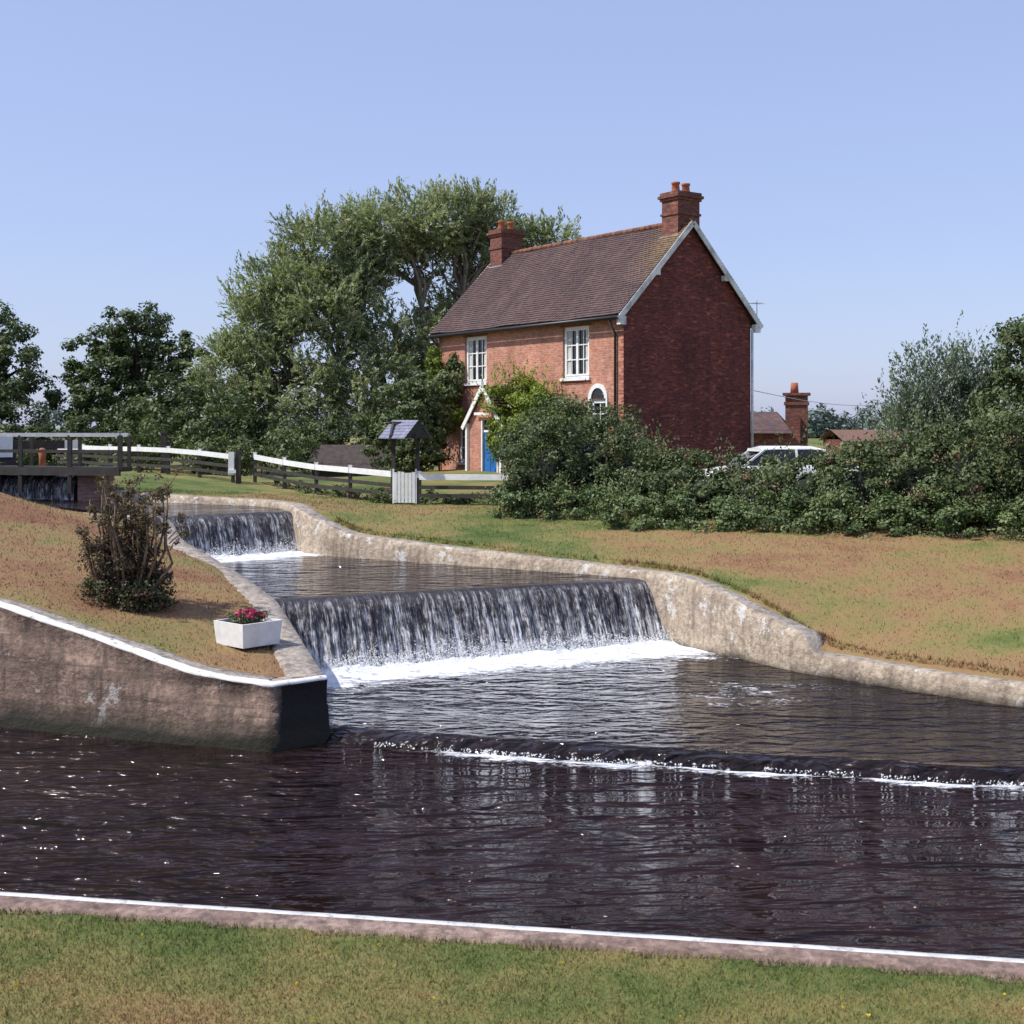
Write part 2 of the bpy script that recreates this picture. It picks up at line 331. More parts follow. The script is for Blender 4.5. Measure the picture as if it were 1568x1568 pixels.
# ------------------------------------------------------------ walls
def resample(pts,step,sharp):
    out=[];flag=[]
    for i in range(len(pts)-1):
        a=np.array(pts[i],float);b=np.array(pts[i+1],float);L=np.linalg.norm((b-a)[:2]);k=max(1,int(L/step)) if L<30 else 12
        for j in range(k): out.append(a+(b-a)*j/k); flag.append(j==0 and i in sharp)
    out.append(np.array(pts[-1],float));flag.append(True);flag[0]=True
    P=np.array(out);fl=np.array(flag)
    for _ in range(5):
        Q=P.copy();Q[1:-1]=(P[:-2]+2*P[1:-1]+P[2:])/4;P=np.where(fl[:,None],P,Q)
    return P
def sweep(name,pts,sign,prof,mats,step=.15,sharp=(),jit=.012,parent=None):
    P=resample(pts,step,sharp);k=len(P)
    d=np.diff(P[:,:2],axis=0);d/=np.linalg.norm(d,axis=1)[:,None]+1e-9
    nrm=np.stack([-d[:,1],d[:,0]],1)*sign
    nA=np.vstack([nrm[:1],nrm]);nB=np.vstack([nrm,nrm[-1:]]);m=nA+nB;m/=np.linalg.norm(m,axis=1)[:,None]+1e-9
    sc=1/np.clip((m*nA).sum(1),.6,1);m=m*sc[:,None]
    Vv=[];q=len(prof)
    for j,(o,hh,rel,mi) in enumerate(prof):
        jj=(fbm(np.arange(k)*step*1.1+j*3.3,np.full(k,j*7.1))-.5)*2*jit+(vnoise(np.arange(k)*step*6+j*3.3,np.full(k,j*5.1))-.5)*jit*.7
        zz=(P[:,2]+hh if rel else np.full(k,hh))
        oo=o+jj
        Vv.append(np.stack([P[:,0]+m[:,0]*oo,P[:,1]+m[:,1]*oo,zz+jj*.6*(1 if rel else 0)],1))
    Vv=np.stack(Vv,1).reshape(-1,3)
    ii=np.arange(k*q).reshape(k,q)
    Fq=np.stack([ii[:-1,:-1],ii[1:,:-1],ii[1:,1:],ii[:-1,1:]],-1).reshape(-1,4)
    mi=np.tile(np.array([p[3] for p in prof[:-1]]),k-1)
    if sign>0: Fq=Fq[:,::-1]
    return npmesh(name,Vv,Fq,mats,mi=mi,smooth=False,parent=parent)
profR=[(-.10,-.7,0,0),(-.06,.0,0,0),(-.05,-.30,1,0),(-.02,-.12,1,0),(0,-.05,1,0),(.04,-.01,1,1),(.12,0,1,1),(.33,-.01,1,1),(.41,-.05,1,1),(.45,-.3,1,1)]
sweep('weir_channel_wall',R,1,profR,[m_concR,m_concT],sharp=(17,18),jit=.03)
profI=[(-.02,-.7,0,0),(0,-.05,1,0),(.03,-.01,1,1),(.2,0,1,1),(.42,0,1,1),(.48,-.02,1,1),(.5,-.3,1,1)]
sweep('island_side_wall',I[:12],-1,profI,[m_concS,m_concT],sharp=(),jit=.015)
profA=[(-.11,-.7,0,0),(-.11,.05,0,0),(-.06,.20,0,0),(-.045,-.52,1,0),(-.03,-.36,1,0),(.01,-.34,1,0),(.0,-.06,1,0),(-.01,-.035,1,2),(.0,-.008,1,2),(.025,.004,1,2),(.115,.004,1,1),(.27,.0,1,1),(.40,-.02,1,1),(.43,-.3,1,1)]
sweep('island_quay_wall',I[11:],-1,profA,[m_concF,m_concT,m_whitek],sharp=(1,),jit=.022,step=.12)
profN=[(.02,-.6,0,0),(0,-.04,1,0),(.01,.0,1,1),(.09,.004,1,0),(.18,.003,1,0),(.27,.0,1,0),(.31,-.2,1,0)]
sweep('towpath_edge',[(-60,19.49,.41),(-12,11.234,.41),(12,7.106,.41),(60,-1.15,.41)],-1,profN,[m_concN,m_whitek],step=.08,jit=.016)
# ------------------------------------------------------------ water
def ruled(name,A,B,nu,nv,z,mat,foamf=None):
    A=np.array(A,float);B=np.array(B,float)
    def rs(P,t):
        L=np.r_[0,np.cumsum(np.linalg.norm(np.diff(P,axis=0),axis=1))];L/=L[-1];return np.stack([np.interp(t,L,P[:,i]) for i in (0,1)],1)
    u=np.linspace(0,1,nu);a=rs(A,u);b=rs(B,u);v=np.linspace(0,1,nv)
    P=a[None]*(1-v[:,None,None])+b[None]*v[:,None,None];P=P.reshape(-1,2)
    V=np.c_[P,np.full(len(P),z)];i=np.arange(nu*nv).reshape(nv,nu);F=np.stack([i[:-1,:-1],i[:-1,1:],i[1:,1:],i[1:,:-1]],-1).reshape(-1,4)
    fo=np.zeros(len(P)) if foamf is None else foamf(P[:,0],P[:,1])
    return npmesh(name,V,F,mat,attrs={'foam':('POINT',fo)},smooth=True)
def sdl(x,y,a,b):
    dx,dy=b[0]-a[0],b[1]-a[1];t=np.clip(((x-a[0])*dx+(y-a[1])*dy)/(dx*dx+dy*dy),0,1);return np.hypot(x-a[0]-t*dx,y-a[1]-t*dy)
STEP=[(-2.40,16.45),(-.4,15.87),(1.65,15.32),(5.65,14.4),(12,13.0),(22,11.0),(60,3)]
def stepd(x,y):
    d=np.full(np.shape(x),1e9)
    for a,b in zip(STEP[:-1],STEP[1:]): d=np.minimum(d,sdl(x,y,a,b))
    return d
def foam_low(x,y):
    d=np.clip(stepd(x,y)-.12,0,9); f=.42*np.exp(-(d/.35)**1.5)+.50*np.exp(-(d/.75)**1.4)
    f=f*(.40+1.0*fbm(x*1.1,y*1.1)); f=f*np.clip((x+2.0)/1.2,0,1); return f
ruled('river',[(-60,-12),(-4,7),(12,5),(60,-12)],[(-60,44),(-4,17.5),(-2.2,17.0),(12,15),(60,12)],900,200,0,m_wlow,foam_low)
B0=(-3.36,19.86);B1=(2.58,22.66)
def foam_mid(x,y):
    d=sdl(x,y,B0,B1)
    f=.55*np.exp(-(np.clip(d-.3,0,99)/.7)**1.6)+.50*np.exp(-(d/3.1)**2)
    f=np.maximum(f,.44*np.exp(-((x-3.0)**2/10+(y-18.6)**2/5)))
    f=f+(fbm(x*.8,y*1.8)-.5)*.42*np.exp(-d/6)
    return np.clip(f,0,1.2)
ruled('weir_pool',[(-2.8,16.45),(-2.4,16.45)]+STEP[1:],[(-3.9,20.3),(2.9,23.3),(5.0,21),(7.5,18.9),(14,16),(25,14),(60,8)],700,140,.15,m_wmid,foam_mid)
def sillmesh():
    A=np.array(STEP,float);L=np.r_[0,np.cumsum(np.linalg.norm(np.diff(A,axis=0),axis=1))];t=np.r_[np.linspace(0,16,420),np.linspace(16.3,L[-1],60)]
    P=np.stack([np.interp(t,L,A[:,i]) for i in (0,1)],1);nn=np.array([-.25,-.97])
    prof=[(-.02,.152),(.04,.150),(.10,.138),(.16,.11),(.21,.07),(.25,.02),(.27,-.03)]
    V=[];FO=[]
    for j,(o,z) in enumerate(prof):
        w=(fbm(t*2.2,np.full(len(t),3.))-.5)*.16+(vnoise(t*9,np.full(len(t),1.))-.5)*.03
        V.append(np.c_[P+nn*(o+w[:,None]*(j>0)),np.full(len(t),z)])
        gl=np.clip(fbm(t*3.1,np.full(len(t),6.))*2.6-.9,0,1)*np.clip((t-.3)/1,0,1)
        FO.append(gl*[0,0,0,0,.36,.62,.65][j])
    V=np.array(V);k=len(t);q=len(prof);i=np.arange(q*k).reshape(q,k);F=np.stack([i[:-1,:-1],i[1:,:-1],i[1:,1:],i[:-1,1:]],-1).reshape(-1,4)
    npmesh('low_sill_water',V.reshape(-1,3),F,m_wmid,attrs={'foam':('POINT',np.array(FO).ravel())},smooth=True)
    return P,nn
SP,SN=sillmesh()
C0=np.array((-3.75,20.33));C1=np.array((2.62,23.34))
E0=np.array((-7.25,26.8));E1=np.array((-4.75,28.82))
def foam2(x,y):
    d=sdl(x,y,E0+np.array((.35,-.5)),E1+np.array((.35,-.5)));return .55*np.exp(-(np.clip(d-.1,0,99)/.6)**1.6)+.46*np.exp(-(d/2.4)**2)+(fbm(x*.9,y*1.8)-.5)*.3*np.exp(-d/4)
def lip(c0,c1,o):
    d=(c1-c0)/np.linalg.norm(c1-c0);n_=np.array((d[1],-d[0]));return c0+n_*o,c1+n_*o
a0,a1=lip(C0,C1,-.28)
ruled('upper_weir_pool',[a0,a1],[(-7.3,26.6),(-4.3,28.6)],160,160,1.2,m_wmid,foam2)
g0,g1=lip(E0,E1,-.25)
def foam3(x,y): d=sdl(x,y,(-12.3,33.9),(-11.0,33.4));return .7*np.exp(-(d/.5)**1.3)
ruled('top_pool',[g0,g1],[(-14.5,34.6),(-4.8,31.5)],120,120,2.05,m_wmid,foam3)
def fall(name,c0,c1,zc,zb,run,nu,nv):
    d=(c1-c0);L=np.linalg.norm(d);d=d/L;nn=np.array((d[1],-d[0]))
    s=np.linspace(0,1,nv); u=np.linspace(0,L,nu)
    key=np.array([(-.28,zc+.004),(-.1,zc+.0),(.02,zc-.03),(.12,zc-.12),(.22,zc-.3),(run,zb)]);kl=np.r_[0,np.cumsum(np.linalg.norm(np.diff(key,axis=0),axis=1))];tt=s*kl[-1]
    o=np.interp(tt,kl,key[:,0]);z=np.interp(tt,kl,key[:,1])
    o=np.convolve(np.pad(o,2,'edge'),np.ones(5)/5,'valid') ; z=np.convolve(np.pad(z,2,'edge'),np.ones(5)/5,'valid')
    z[0]=zc+.004
    Ug,Sg=np.meshgrid(u,s); amp=np.clip((Sg-.12)*3,0,1)
    uu=Ug+ (fbm(Ug*1.3,Sg*2.)-.5)*.12*Sg
    dis=((fbm(uu*7,Sg*.9,3)-.5)*.13+(fbm(uu*22,Sg*3,2)-.5)*.05)*amp
    O=o[:,None]+dis;Zz=z[:,None]+dis*.25
    V=np.stack([c0[0]+d[0]*Ug+nn[0]*O,c0[1]+d[1]*Ug+nn[1]*O,Zz],-1).reshape(-1,3)
    i=np.arange(nu*nv).reshape(nv,nu);F=np.stack([i[:-1,:-1],i[1:,:-1],i[1:,1:],i[:-1,1:]],-1).reshape(-1,4)
    UV=np.stack([Ug.ravel(),np.repeat(tt,nu)],1)
    return npmesh(name,V,F,m_fall,uv=UV,smooth=True)
fall('weir_waterfall',C0,C1,1.2,.12,.62,620,40)
fall('weir_waterfall.001',E0,E1,2.05,1.17,.42,260,32)
fall('weir_waterfall.002',np.array((-13.2,34.0)),np.array((-11.0,33.2)),2.7,2.03,.2,120,20)
def blobs(name,P,r,mat):
    P=np.asarray(P);k=len(P);o=np.array([(1,0,0),(-1,0,0),(0,1,0),(0,-1,0),(0,0,1),(0,0,-1)],float)
    sc=np.asarray(r)[:,None,None]*(.6+.8*rng.random((k,6,1)))
    V=(P[:,None,:]+o[None]*sc).reshape(-1,3)
    t=np.array([(0,2,4),(2,1,4),(1,3,4),(3,0,4),(2,0,5),(1,2,5),(3,1,5),(0,3,5)])
    F=(np.arange(k)[:,None,None]*6+t[None]).reshape(-1,3)
    return npmesh(name,V,F,mat,smooth=True)
def splash(name,c0,c1,zb,run,k,hh):
    d=(c1-c0);L=np.linalg.norm(d);d=d/L;nn=np.array((d[1],-d[0]))
    nu=int(L/.03);nv=26;u=np.linspace(0,L,nu);s=np.linspace(0,1,nv);Ug,Sg=np.meshgrid(u,s)
    wdt=.26+.45*fbm(Ug*1.1,np.zeros_like(Ug)+4)+.6*(fbm(Ug*3.4,np.zeros_like(Ug)+9)-.25)
    O=run-.16+Sg*wdt
    env=np.sin(np.clip(Sg,0,1)*math.pi)**.8*(1-Sg*.6)
    Zz=zb-.035+env*hh*1.6*(.2+1.5*fbm(Ug*4,Sg*5+2))+ (fbm(Ug*13,Sg*14,3)-.5)*.055
    V=np.stack([c0[0]+d[0]*Ug+nn[0]*O,c0[1]+d[1]*Ug+nn[1]*O,Zz],-1).reshape(-1,3)
    i=np.arange(nu*nv).reshape(nv,nu);F=np.stack([i[:-1,:-1],i[1:,:-1],i[1:,1:],i[:-1,1:]],-1).reshape(-1,4)
    e=empty(name);npmesh('churn',V,F,m_foam,e,smooth=True)
    uu=rng.random(k)*L;o=run-.10+rng.gamma(1.2,.12,k);P=c0+d*uu[:,None]+nn*o[:,None]
    lump=fbm(uu*2.6,np.zeros(k),3);z=zb+.04+np.abs(rng.normal(0,1,k))*hh*1.6*np.exp(-np.clip(o-run-.05,0,9)/.25)*(.3+1.4*lump)
    ob=blobs('spray',np.c_[P,z],.004+rng.random(k)**2*.009,m_foam);ob.parent=e
splash('weir_foam',C0,C1,.15,.62,9000,.07)
splash('weir_foam.001',E0,E1,1.2,.42,3000,.06)
k=3000;sel=rng.choice(np.arange(12,410),k);cl=fbm(sel*.12,np.zeros(k));sel=sel[cl>.38];k=len(sel)
tj=rng.random(k)[:,None];P=SP[sel]*(1-tj)+SP[sel+1]*tj+SN*(.24+rng.normal(0,.03,k))[:,None]
blobs('sill_glint_beads',np.c_[P,.0+rng.random(k)*.05],.004+rng.random(k)**2*.011,m_foam)  # white beads along the sill, sun glints modelled as spray drops
# ------------------------------------------------------------ vegetation
def unit(v): return v/(np.linalg.norm(v,axis=1)[:,None]+1e-9)
def leafmesh(name,P,Nn,Dd,L,Wd,tint,mat,parent=None):
    S=unit(np.cross(Nn,Dd));Dd=unit(Dd)
    L=np.asarray(L)[:,None]/2;Wd=np.asarray(Wd)[:,None]/2
    V=np.stack([P-Dd*L,P+S*Wd,P+Dd*L,P-S*Wd],1).reshape(-1,3)
    F=np.arange(len(V)).reshape(-1,4)
    return npmesh(name,V,F,mat,parent,attrs={'tint':('FACE',np.clip(tint,0,1))})
def ellpick(E,k,lo=.55):
    E=np.array(E,float);w=E[:,3]*E[:,4]+E[:,4]*E[:,5]+E[:,3]*E[:,5];w/=w.sum();i=rng.choice(len(E),k,p=w)
    d=unit(rng.normal(size=(k,3)));r=lo+(1-lo)*rng.random(k)**.6
    return E[i,:3]+d*r[:,None]*E[i,3:],d
def cloud(name,E,nc,cr,per,ls,mat,parent=None,asp=.5,lo=.5,up=.4,tb=.5,flat=.7):
    Cc,Dc=ellpick(E,nc,lo); r=cr*(.6+.8*rng.random(nc)); ct=rng.normal(0,.13,nc)
    k=nc*per;ci=np.repeat(np.arange(nc),per)
    d=unit(rng.normal(size=(k,3)));rr=rng.random(k)**.45
    off=d*rr[:,None]*r[ci][:,None]*np.array([1,1,flat]);P=Cc[ci]+off
    Nn=unit(d*.7+Dc[ci]*.4+np.array([0,0,up])+rng.normal(size=(k,3))*.55)
    Dd=np.cross(Nn,rng.normal(size=(k,3)))
    L=ls*(.6+.8*rng.random(k))
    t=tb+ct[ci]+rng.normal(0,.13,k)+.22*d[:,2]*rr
    leafmesh(name,P,Nn,Dd,L,L*asp,t,mat,parent)
    return Cc
def wisps(name,E,nc,per,nl,tl,ls,mat,parent,lo=.35,droop=.0,upb=.6,tb=.5,asp=.22):
    Cc,Dc=ellpick(E,nc,lo);ct=rng.normal(0,.14,nc)
    nt=nc*per;ci=np.repeat(np.arange(nc),per)
    b=Cc[ci]+rng.normal(size=(nt,3))*tl*.30
    d=unit(Dc[ci]*.7+np.array([0,0,upb])+rng.normal(size=(nt,3))*.55)
    L=tl*(.5+.9*rng.random(nt));k=nt*nl;ti=np.repeat(np.arange(nt),nl);s=np.tile((np.arange(nl)+.5)/nl,nt)
    bend=np.array([0,0,-1.])*droop
    P=b[ti]+d[ti]*(L[ti]*s)[:,None]+bend*(s**2*L[ti])[:,None]+rng.normal(size=(k,3))*.035
    Dd=unit(d[ti]+rng.normal(size=(k,3))*.45+bend*s[:,None]);Nn=unit(rng.normal(size=(k,3))*.5+np.array([-.25,-.15,.7])+Dc[ci][ti]*.5)
    LL=ls*(.6+.8*rng.random(k))
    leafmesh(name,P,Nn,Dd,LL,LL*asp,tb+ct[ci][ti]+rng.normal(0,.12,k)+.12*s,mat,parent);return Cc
def branches(name,base,forks,targets,mat,parent,sides=7):
    mb=MB();base=np.array(base,float)
    for (fx,r) in forks:
        fx=np.array(fx,float);mid=(base+fx)/2+rng.normal(size=3)*np.linalg.norm(fx-base)*.06
        q=(base+mid)/2+rng.normal(size=3)*.05
        mb.tube([base,q,mid,(mid+fx)/2+rng.normal(size=3)*.08,fx],[r*1.25,r*1.05,r*.95,r*.85,r*.7],sides)
    fk=np.array([f[0] for f in forks],float);fr=[f[1] for f in forks]
    for t in targets:
        i=np.argmin(np.linalg.norm(fk-t,axis=1)+rng.random(len(fk))*1.0);a=fk[i];v=t-a;Lh=np.linalg.norm(v)
        p=[a]
        for s in (.25,.5,.75,1): p.append(a+v*s+rng.normal(size=3)*Lh*.05+np.array([0,0,.10*Lh*math.sin(s*3.14)]))
        rr=fr[i]*.55*min(1,Lh/5+.3);mb.tube(p,[rr,rr*.8,rr*.55,rr*.35,rr*.15],5,cap=False)
        for _ in range(2):
            j=rng.integers(1,4);e=p[j]+unit(rng.normal(size=(1,3)))[0]*Lh*.35+np.array([0,0,Lh*.12]);mb.tube([p[j],(p[j]+e)/2+rng.normal(size=3)*.08,e],[rr*.4,rr*.25,rr*.08],4,cap=False)
    return mb.make(name,mat,parent)
# willow: broad dome
W_E=[(-4.2,58,12.9,2.7,2.2,1.5),(-6.3,58,12.4,2.2,2.0,1.5),(-2.4,58.5,13.1,2.0,2,1.4),(-8.2,57,11.5,2.2,2.0,1.7),(-.9,59,12.7,1.8,2.0,1.5),(1.5,60,12.4,1.6,1.6,.8),(-9.8,57,9.9,2.2,2.2,1.7),(-11.3,57,8.2,1.7,1.8,1.7),(-12.0,57,5.9,1.8,2.0,2.1),(-8.0,56,8.8,2.2,2.0,1.6),(-6.2,56,5.6,2.5,2.0,1.9),(-9.6,56,5.5,2.4,2,2.4),(-12.8,57,4.2,1.6,1.6,1.8),(-3.0,60,6.0,1.9,2,2.5),(-.8,60,10.4,1.7,1.6,1.4),(-3.4,57,4.8,1.6,1.5,2.0),(-5.2,57,8.0,2.0,1.6,1.1),(-7.0,57.5,10.6,1.6,1.6,1.0),(-2.6,59.5,9.0,1.7,1.2,1.0),(-4.8,59.5,11.2,2.2,1.0,.8)]
e=empty('willow_tree',(0,0,0))
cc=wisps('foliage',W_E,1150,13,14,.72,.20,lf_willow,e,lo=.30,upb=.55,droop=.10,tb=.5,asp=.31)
br=[((-2.9,58,7.0),.22),((-5.2,57.6,8.4),.24),((-1.4,59,8.4),.2),((-7.6,57,6.6),.22),((-4.0,58,9.2),.2),((-6.6,57.5,9.2),.18),((-2.2,58.5,9.8),.18),((-9.0,57,6.0),.16)]
branches('trunk',(-4.4,58,1.8),br,cc[rng.choice(len(cc),120)],m_bark,e)
def oak(name,E,base,top,leaves,nc,per,cr,ls,mat,barkm,tb=.5,lo=.45,asp=.55):
    e=empty(name);cc=cloud('foliage',E,nc,cr,per,ls,mat,e,lo=lo,tb=tb,asp=asp)
    cx=np.array(top,float);f=[(tuple(cx+rng.normal(size=3)*[1,1,.4]*.5),leaves) for _ in range(4)]
    branches('trunk',base,f,cc[rng.choice(len(cc),28)],barkm,e);return e
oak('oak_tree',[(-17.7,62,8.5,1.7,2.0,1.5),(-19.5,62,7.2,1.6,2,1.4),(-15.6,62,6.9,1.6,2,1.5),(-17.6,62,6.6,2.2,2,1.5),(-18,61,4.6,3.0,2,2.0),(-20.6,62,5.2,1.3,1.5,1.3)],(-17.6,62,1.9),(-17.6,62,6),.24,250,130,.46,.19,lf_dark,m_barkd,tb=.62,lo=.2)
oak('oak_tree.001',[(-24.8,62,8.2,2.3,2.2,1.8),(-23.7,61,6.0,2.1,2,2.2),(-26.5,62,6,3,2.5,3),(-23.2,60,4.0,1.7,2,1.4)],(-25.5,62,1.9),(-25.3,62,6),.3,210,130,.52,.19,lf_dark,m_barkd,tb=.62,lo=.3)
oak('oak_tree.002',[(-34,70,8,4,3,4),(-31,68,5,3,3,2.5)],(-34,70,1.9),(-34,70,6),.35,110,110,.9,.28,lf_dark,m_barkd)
e=empty('background_shrubbery')
cloud('foliage',[(-11.2,50,3.9,1.7,1.5,1.8),(-9.0,50,3.4,1.5,1.3,1.4),(-13.4,52,4.2,1.8,1.5,1.9),(-16,55,3.6,2.4,1.5,1.7),(-19,56,3.2,2.2,1.3,1.3),(-7.0,52,3.2,1.7,1.3,1.5),(-4.8,53,3.6,1.4,1.3,2.0),(-22,57,3.0,2.4,1.3,1.0),(-27,58,3.0,3,1.3,1.1)],420,.45,120,.17,lf_hedge,e,tb=.42,lo=.3)
cloud('low_foliage',[(-14.2,49,3.3,1.2,1,1.1),(-8,47,3.0,1.0,.8,.8),(-10.5,47,2.9,1.4,.8,.7)],60,.5,110,.16,lf_hedge,e,tb=.6)
e=empty('garden_shrub');cloud('foliage',[(-3.1,46,3.9,1.05,1.2,2.0),(-2.3,47.6,5.2,.8,.9,1.4),(-4.2,46.5,3.2,1.0,1,1.2)],190,.32,130,.13,lf_hedge,e,tb=.5,lo=.4)
e=empty('climbing_rose');cc=cloud('foliage',[(.10,43.2,4.6,.95,.7,1.0),(.9,42.3,4.4,.85,.6,.85),(-.35,43.2,3.7,.5,.6,.8),(1.8,41.3,4.1,.7,.5,.6)],130,.28,130,.12,lf_lime,e,tb=.5,lo=.4)
wisps('shoots',[(.10,43.2,4.7,.95,.7,1.0),(.9,42.3,4.5,.85,.6,.9)],50,5,8,.5,.1,lf_lime,e,lo=.8,upb=1.0,tb=.7,asp=.5)
e=empty('wall_ivy');cloud('foliage',[(-2.75,47.7,6.1,.28,.4,.9),(-2.3,47.3,5.0,.35,.4,.7),(-1.95,46.6,4.3,.3,.35,.5)],46,.25,80,.12,lf_lime,e,tb=.3)
e=empty('garden_shrub.001');cloud('foliage',[(1.7,38.8,3.7,1.1,.9,1.25),(3.0,38.2,3.3,.9,.8,1.1),(.6,39.5,3.3,.8,.8,1.0)],110,.4,140,.12,lf_hedge,e,tb=.55,lo=.35)
# hedge
HE=[(.15,29.9,2.6,.62,.7,.95),(.95,30.3,2.95,.85,.9,1.3),(1.95,30.6,3.05,.95,1,1.45),(2.7,30.2,2.75,.8,.9,1.05),(3.4,29.3,2.55,.9,1,.92),(4.3,28.6,2.5,1.0,1,.90),(5.3,28.0,2.45,1.1,1,.90),(6.3,27.5,2.5,1.1,1,1.0),(7.3,27.0,2.6,1.1,1.1,1.10),(8.3,26.7,2.7,1.1,1.1,1.2),(9.3,26.4,2.85,1.1,1.2,1.35),(10.4,26.1,2.9,1.2,1.3,1.5),(11.8,25.6,3.0,1.4,1.3,1.6),(13.5,25,3.1,1.5,1.4,1.7),(15.5,24.3,3.0,1.6,1.4,1.6)]
e=empty('bramble_hedge')
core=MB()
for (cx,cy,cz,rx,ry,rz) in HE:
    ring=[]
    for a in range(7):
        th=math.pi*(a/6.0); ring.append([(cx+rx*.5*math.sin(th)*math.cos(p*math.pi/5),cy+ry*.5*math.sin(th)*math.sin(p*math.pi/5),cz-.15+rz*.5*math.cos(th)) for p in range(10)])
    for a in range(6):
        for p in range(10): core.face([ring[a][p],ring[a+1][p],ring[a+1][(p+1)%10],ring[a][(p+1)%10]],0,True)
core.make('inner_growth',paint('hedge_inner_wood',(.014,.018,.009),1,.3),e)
cloud('foliage',HE,1350,.24,105,.078,lf_hedge,e,lo=.58,tb=.5,up=.5,asp=.6)
cloud('dead_bramble',HE[2:],230,.2,46,.055,lf_dead,e,lo=.9,tb=.5,up=.5,asp=.4)
wisps('shoots',HE,380,5,9,.5,.065,lf_hedge,e,lo=.85,upb=.9,tb=.8,asp=.5)
IV=[(x,29.0-(x*.40)-.35,2.0,.75,.5,.62) for x in np.arange(2.6,16,.8)]+[(x,29.3-x*.2,2.15,.4,.35,.45) for x in np.arange(0,2.8,.5)]
e=empty('ivy_undergrowth');cloud('foliage',IV,640,.2,95,.065,lf_ivy,e,lo=.45,tb=.45,up=.7,asp=.75)
wisps('nettles',IV,300,4,9,.35,.05,lf_ivy,e,lo=.75,upb=1.2,tb=.6,asp=.5)
cloud('grass_seed_heads',[(a,b-.25,c-.35,d_,f,.3) for a,b,c,d_,f,g in IV],160,.2,40,.08,lf_dead,e,lo=.5,tb=.8,asp=.15)
# right-hand trees
e=empty('silver_willow_shrub')
cc=wisps('foliage',[(9.6,30,4.5,.75,.7,1.4),(10.4,30,4.2,.8,.7,1.4),(9.2,30,3.9,.7,.7,1.0),(10.9,30.4,4.5,.5,.5,1.2)],170,8,12,.5,.10,lf_silver,e,lo=.15,upb=1.5,tb=.5,asp=.40)
branches('trunk',(9.9,30,1.9),[((9.6,30,3.6),.05),((10.3,30,3.5),.05)],cc[rng.choice(len(cc),26)],m_bark,e)
oak('elder_tree',[(11.5,29,5.3,.95,1.2,1.1),(12.0,29,6.1,1.1,1.2,.9),(11.0,28.5,4.0,1.0,1.1,1.0),(13.0,29,5.0,1.5,1.3,1.8)],(12.0,29,1.8),(12.0,29,4.2),.14,200,120,.33,.11,lf_dark,m_barkd,tb=.65)
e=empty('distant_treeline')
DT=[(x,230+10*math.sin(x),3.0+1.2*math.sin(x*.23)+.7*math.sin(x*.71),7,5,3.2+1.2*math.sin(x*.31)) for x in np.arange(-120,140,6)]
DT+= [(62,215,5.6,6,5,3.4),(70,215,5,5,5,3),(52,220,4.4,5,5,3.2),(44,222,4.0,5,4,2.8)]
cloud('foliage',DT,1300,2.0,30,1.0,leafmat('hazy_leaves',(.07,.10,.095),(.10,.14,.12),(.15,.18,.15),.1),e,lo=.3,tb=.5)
# rose bush on the island
rb=np.array((-5.55,18.9,1.28));e=empty('rose_bush')
mb=MB();tips=[]
for i in range(36):
    a=rng.random()*6.28;s=rng.random();h=.9+rng.random()*.92;lean=.15+.50*s
    t=rb+np.array((math.cos(a)*lean,math.sin(a)*lean,h)); b=rb+np.array((math.cos(a),math.sin(a),0))*.18*s
    mid=(b+t)/2+np.array((math.cos(a),math.sin(a),0))*.1+rng.normal(size=3)*.06
    mb.tube([b,(b+mid)/2,mid,(mid+t)/2+rng.normal(size=3)*.03,t],[.028,.024,.020,.014,.009],5);tips+= [t,t]
    for _ in range(3):
        q=mid+(t-mid)*rng.random();z=q+rng.normal(size=3)*[.13,.13,.06]+np.array((0,0,.2));mb.tube([q,(q+z)/2+rng.normal(size=3)*.02,z],[.009,.007,.004],4);tips+= [z]
mb.make('stems',paint('rose_stems',(.19,.125,.08),.8,.3),e)
tips=np.array(tips)
cloud('foliage',[(rb[0],rb[1],rb[2]+.32,.68,.6,.40),(rb[0]-.1,rb[1],rb[2]+.75,.55,.5,.35),(rb[0]-.1,rb[1],rb[2]+.12,.72,.65,.2)],340,.13,42,.048,lf_rose,e,lo=.2,tb=.42,asp=.6)
cloud('green_foliage',[(rb[0],rb[1],rb[2]+.25,.66,.6,.36)],130,.12,34,.048,lf_hedge,e,lo=.4,tb=.35,asp=.6)
TE=[(t[0],t[1],t[2],.06,.06,.07) for t in tips];cloud('seed_heads',TE,380,.075,28,.04,lf_rose,e,lo=.2,tb=.68,asp=.6,flat=1)
# ------------------------------------------------------------ grass blades
def blades(name,x,y,h,w,zoff=-.01,dmin=.46,parent=None):
    z,d=height(x,y);k=d>dmin+(rng.random(len(d))-.7)*.06;x,y,z=x[k],y[k],z[k];k=len(x);h=h*(.5+rng.random(k));a=rng.random(k)*6.28;ww=w*(.7+.6*rng.random(k))
    dx,dy=np.cos(a)*ww/2,np.sin(a)*ww/2;lx,ly=rng.normal(0,.45,k)*h,rng.normal(0,.45,k)*h
    V=np.stack([np.c_[x-dx,y-dy,z+zoff],np.c_[x+dx,y+dy,z+zoff],np.c_[x+lx,y+ly,z+h+zoff]],1).reshape(-1,3)
    F=np.arange(3*k).reshape(-1,3);dr=np.repeat(dryness(x,y),3);ti=np.repeat(np.clip(rng.normal(.5,.22,k),0,1),3)
    npmesh(name,V,F,m_blade,parent,attrs={'dry':('POINT',dr),'tint':('POINT',ti)})
e=empty('grass')
k=200000;x=rng.uniform(-6,6,k);y=9.17-.172*x-.25-rng.random(k)**.9*3.0;blades('near_bank_blades',x,y,.034,.0075,dmin=.27+.05*fbm(x*1.5,y*1.5)-.02,parent=e)
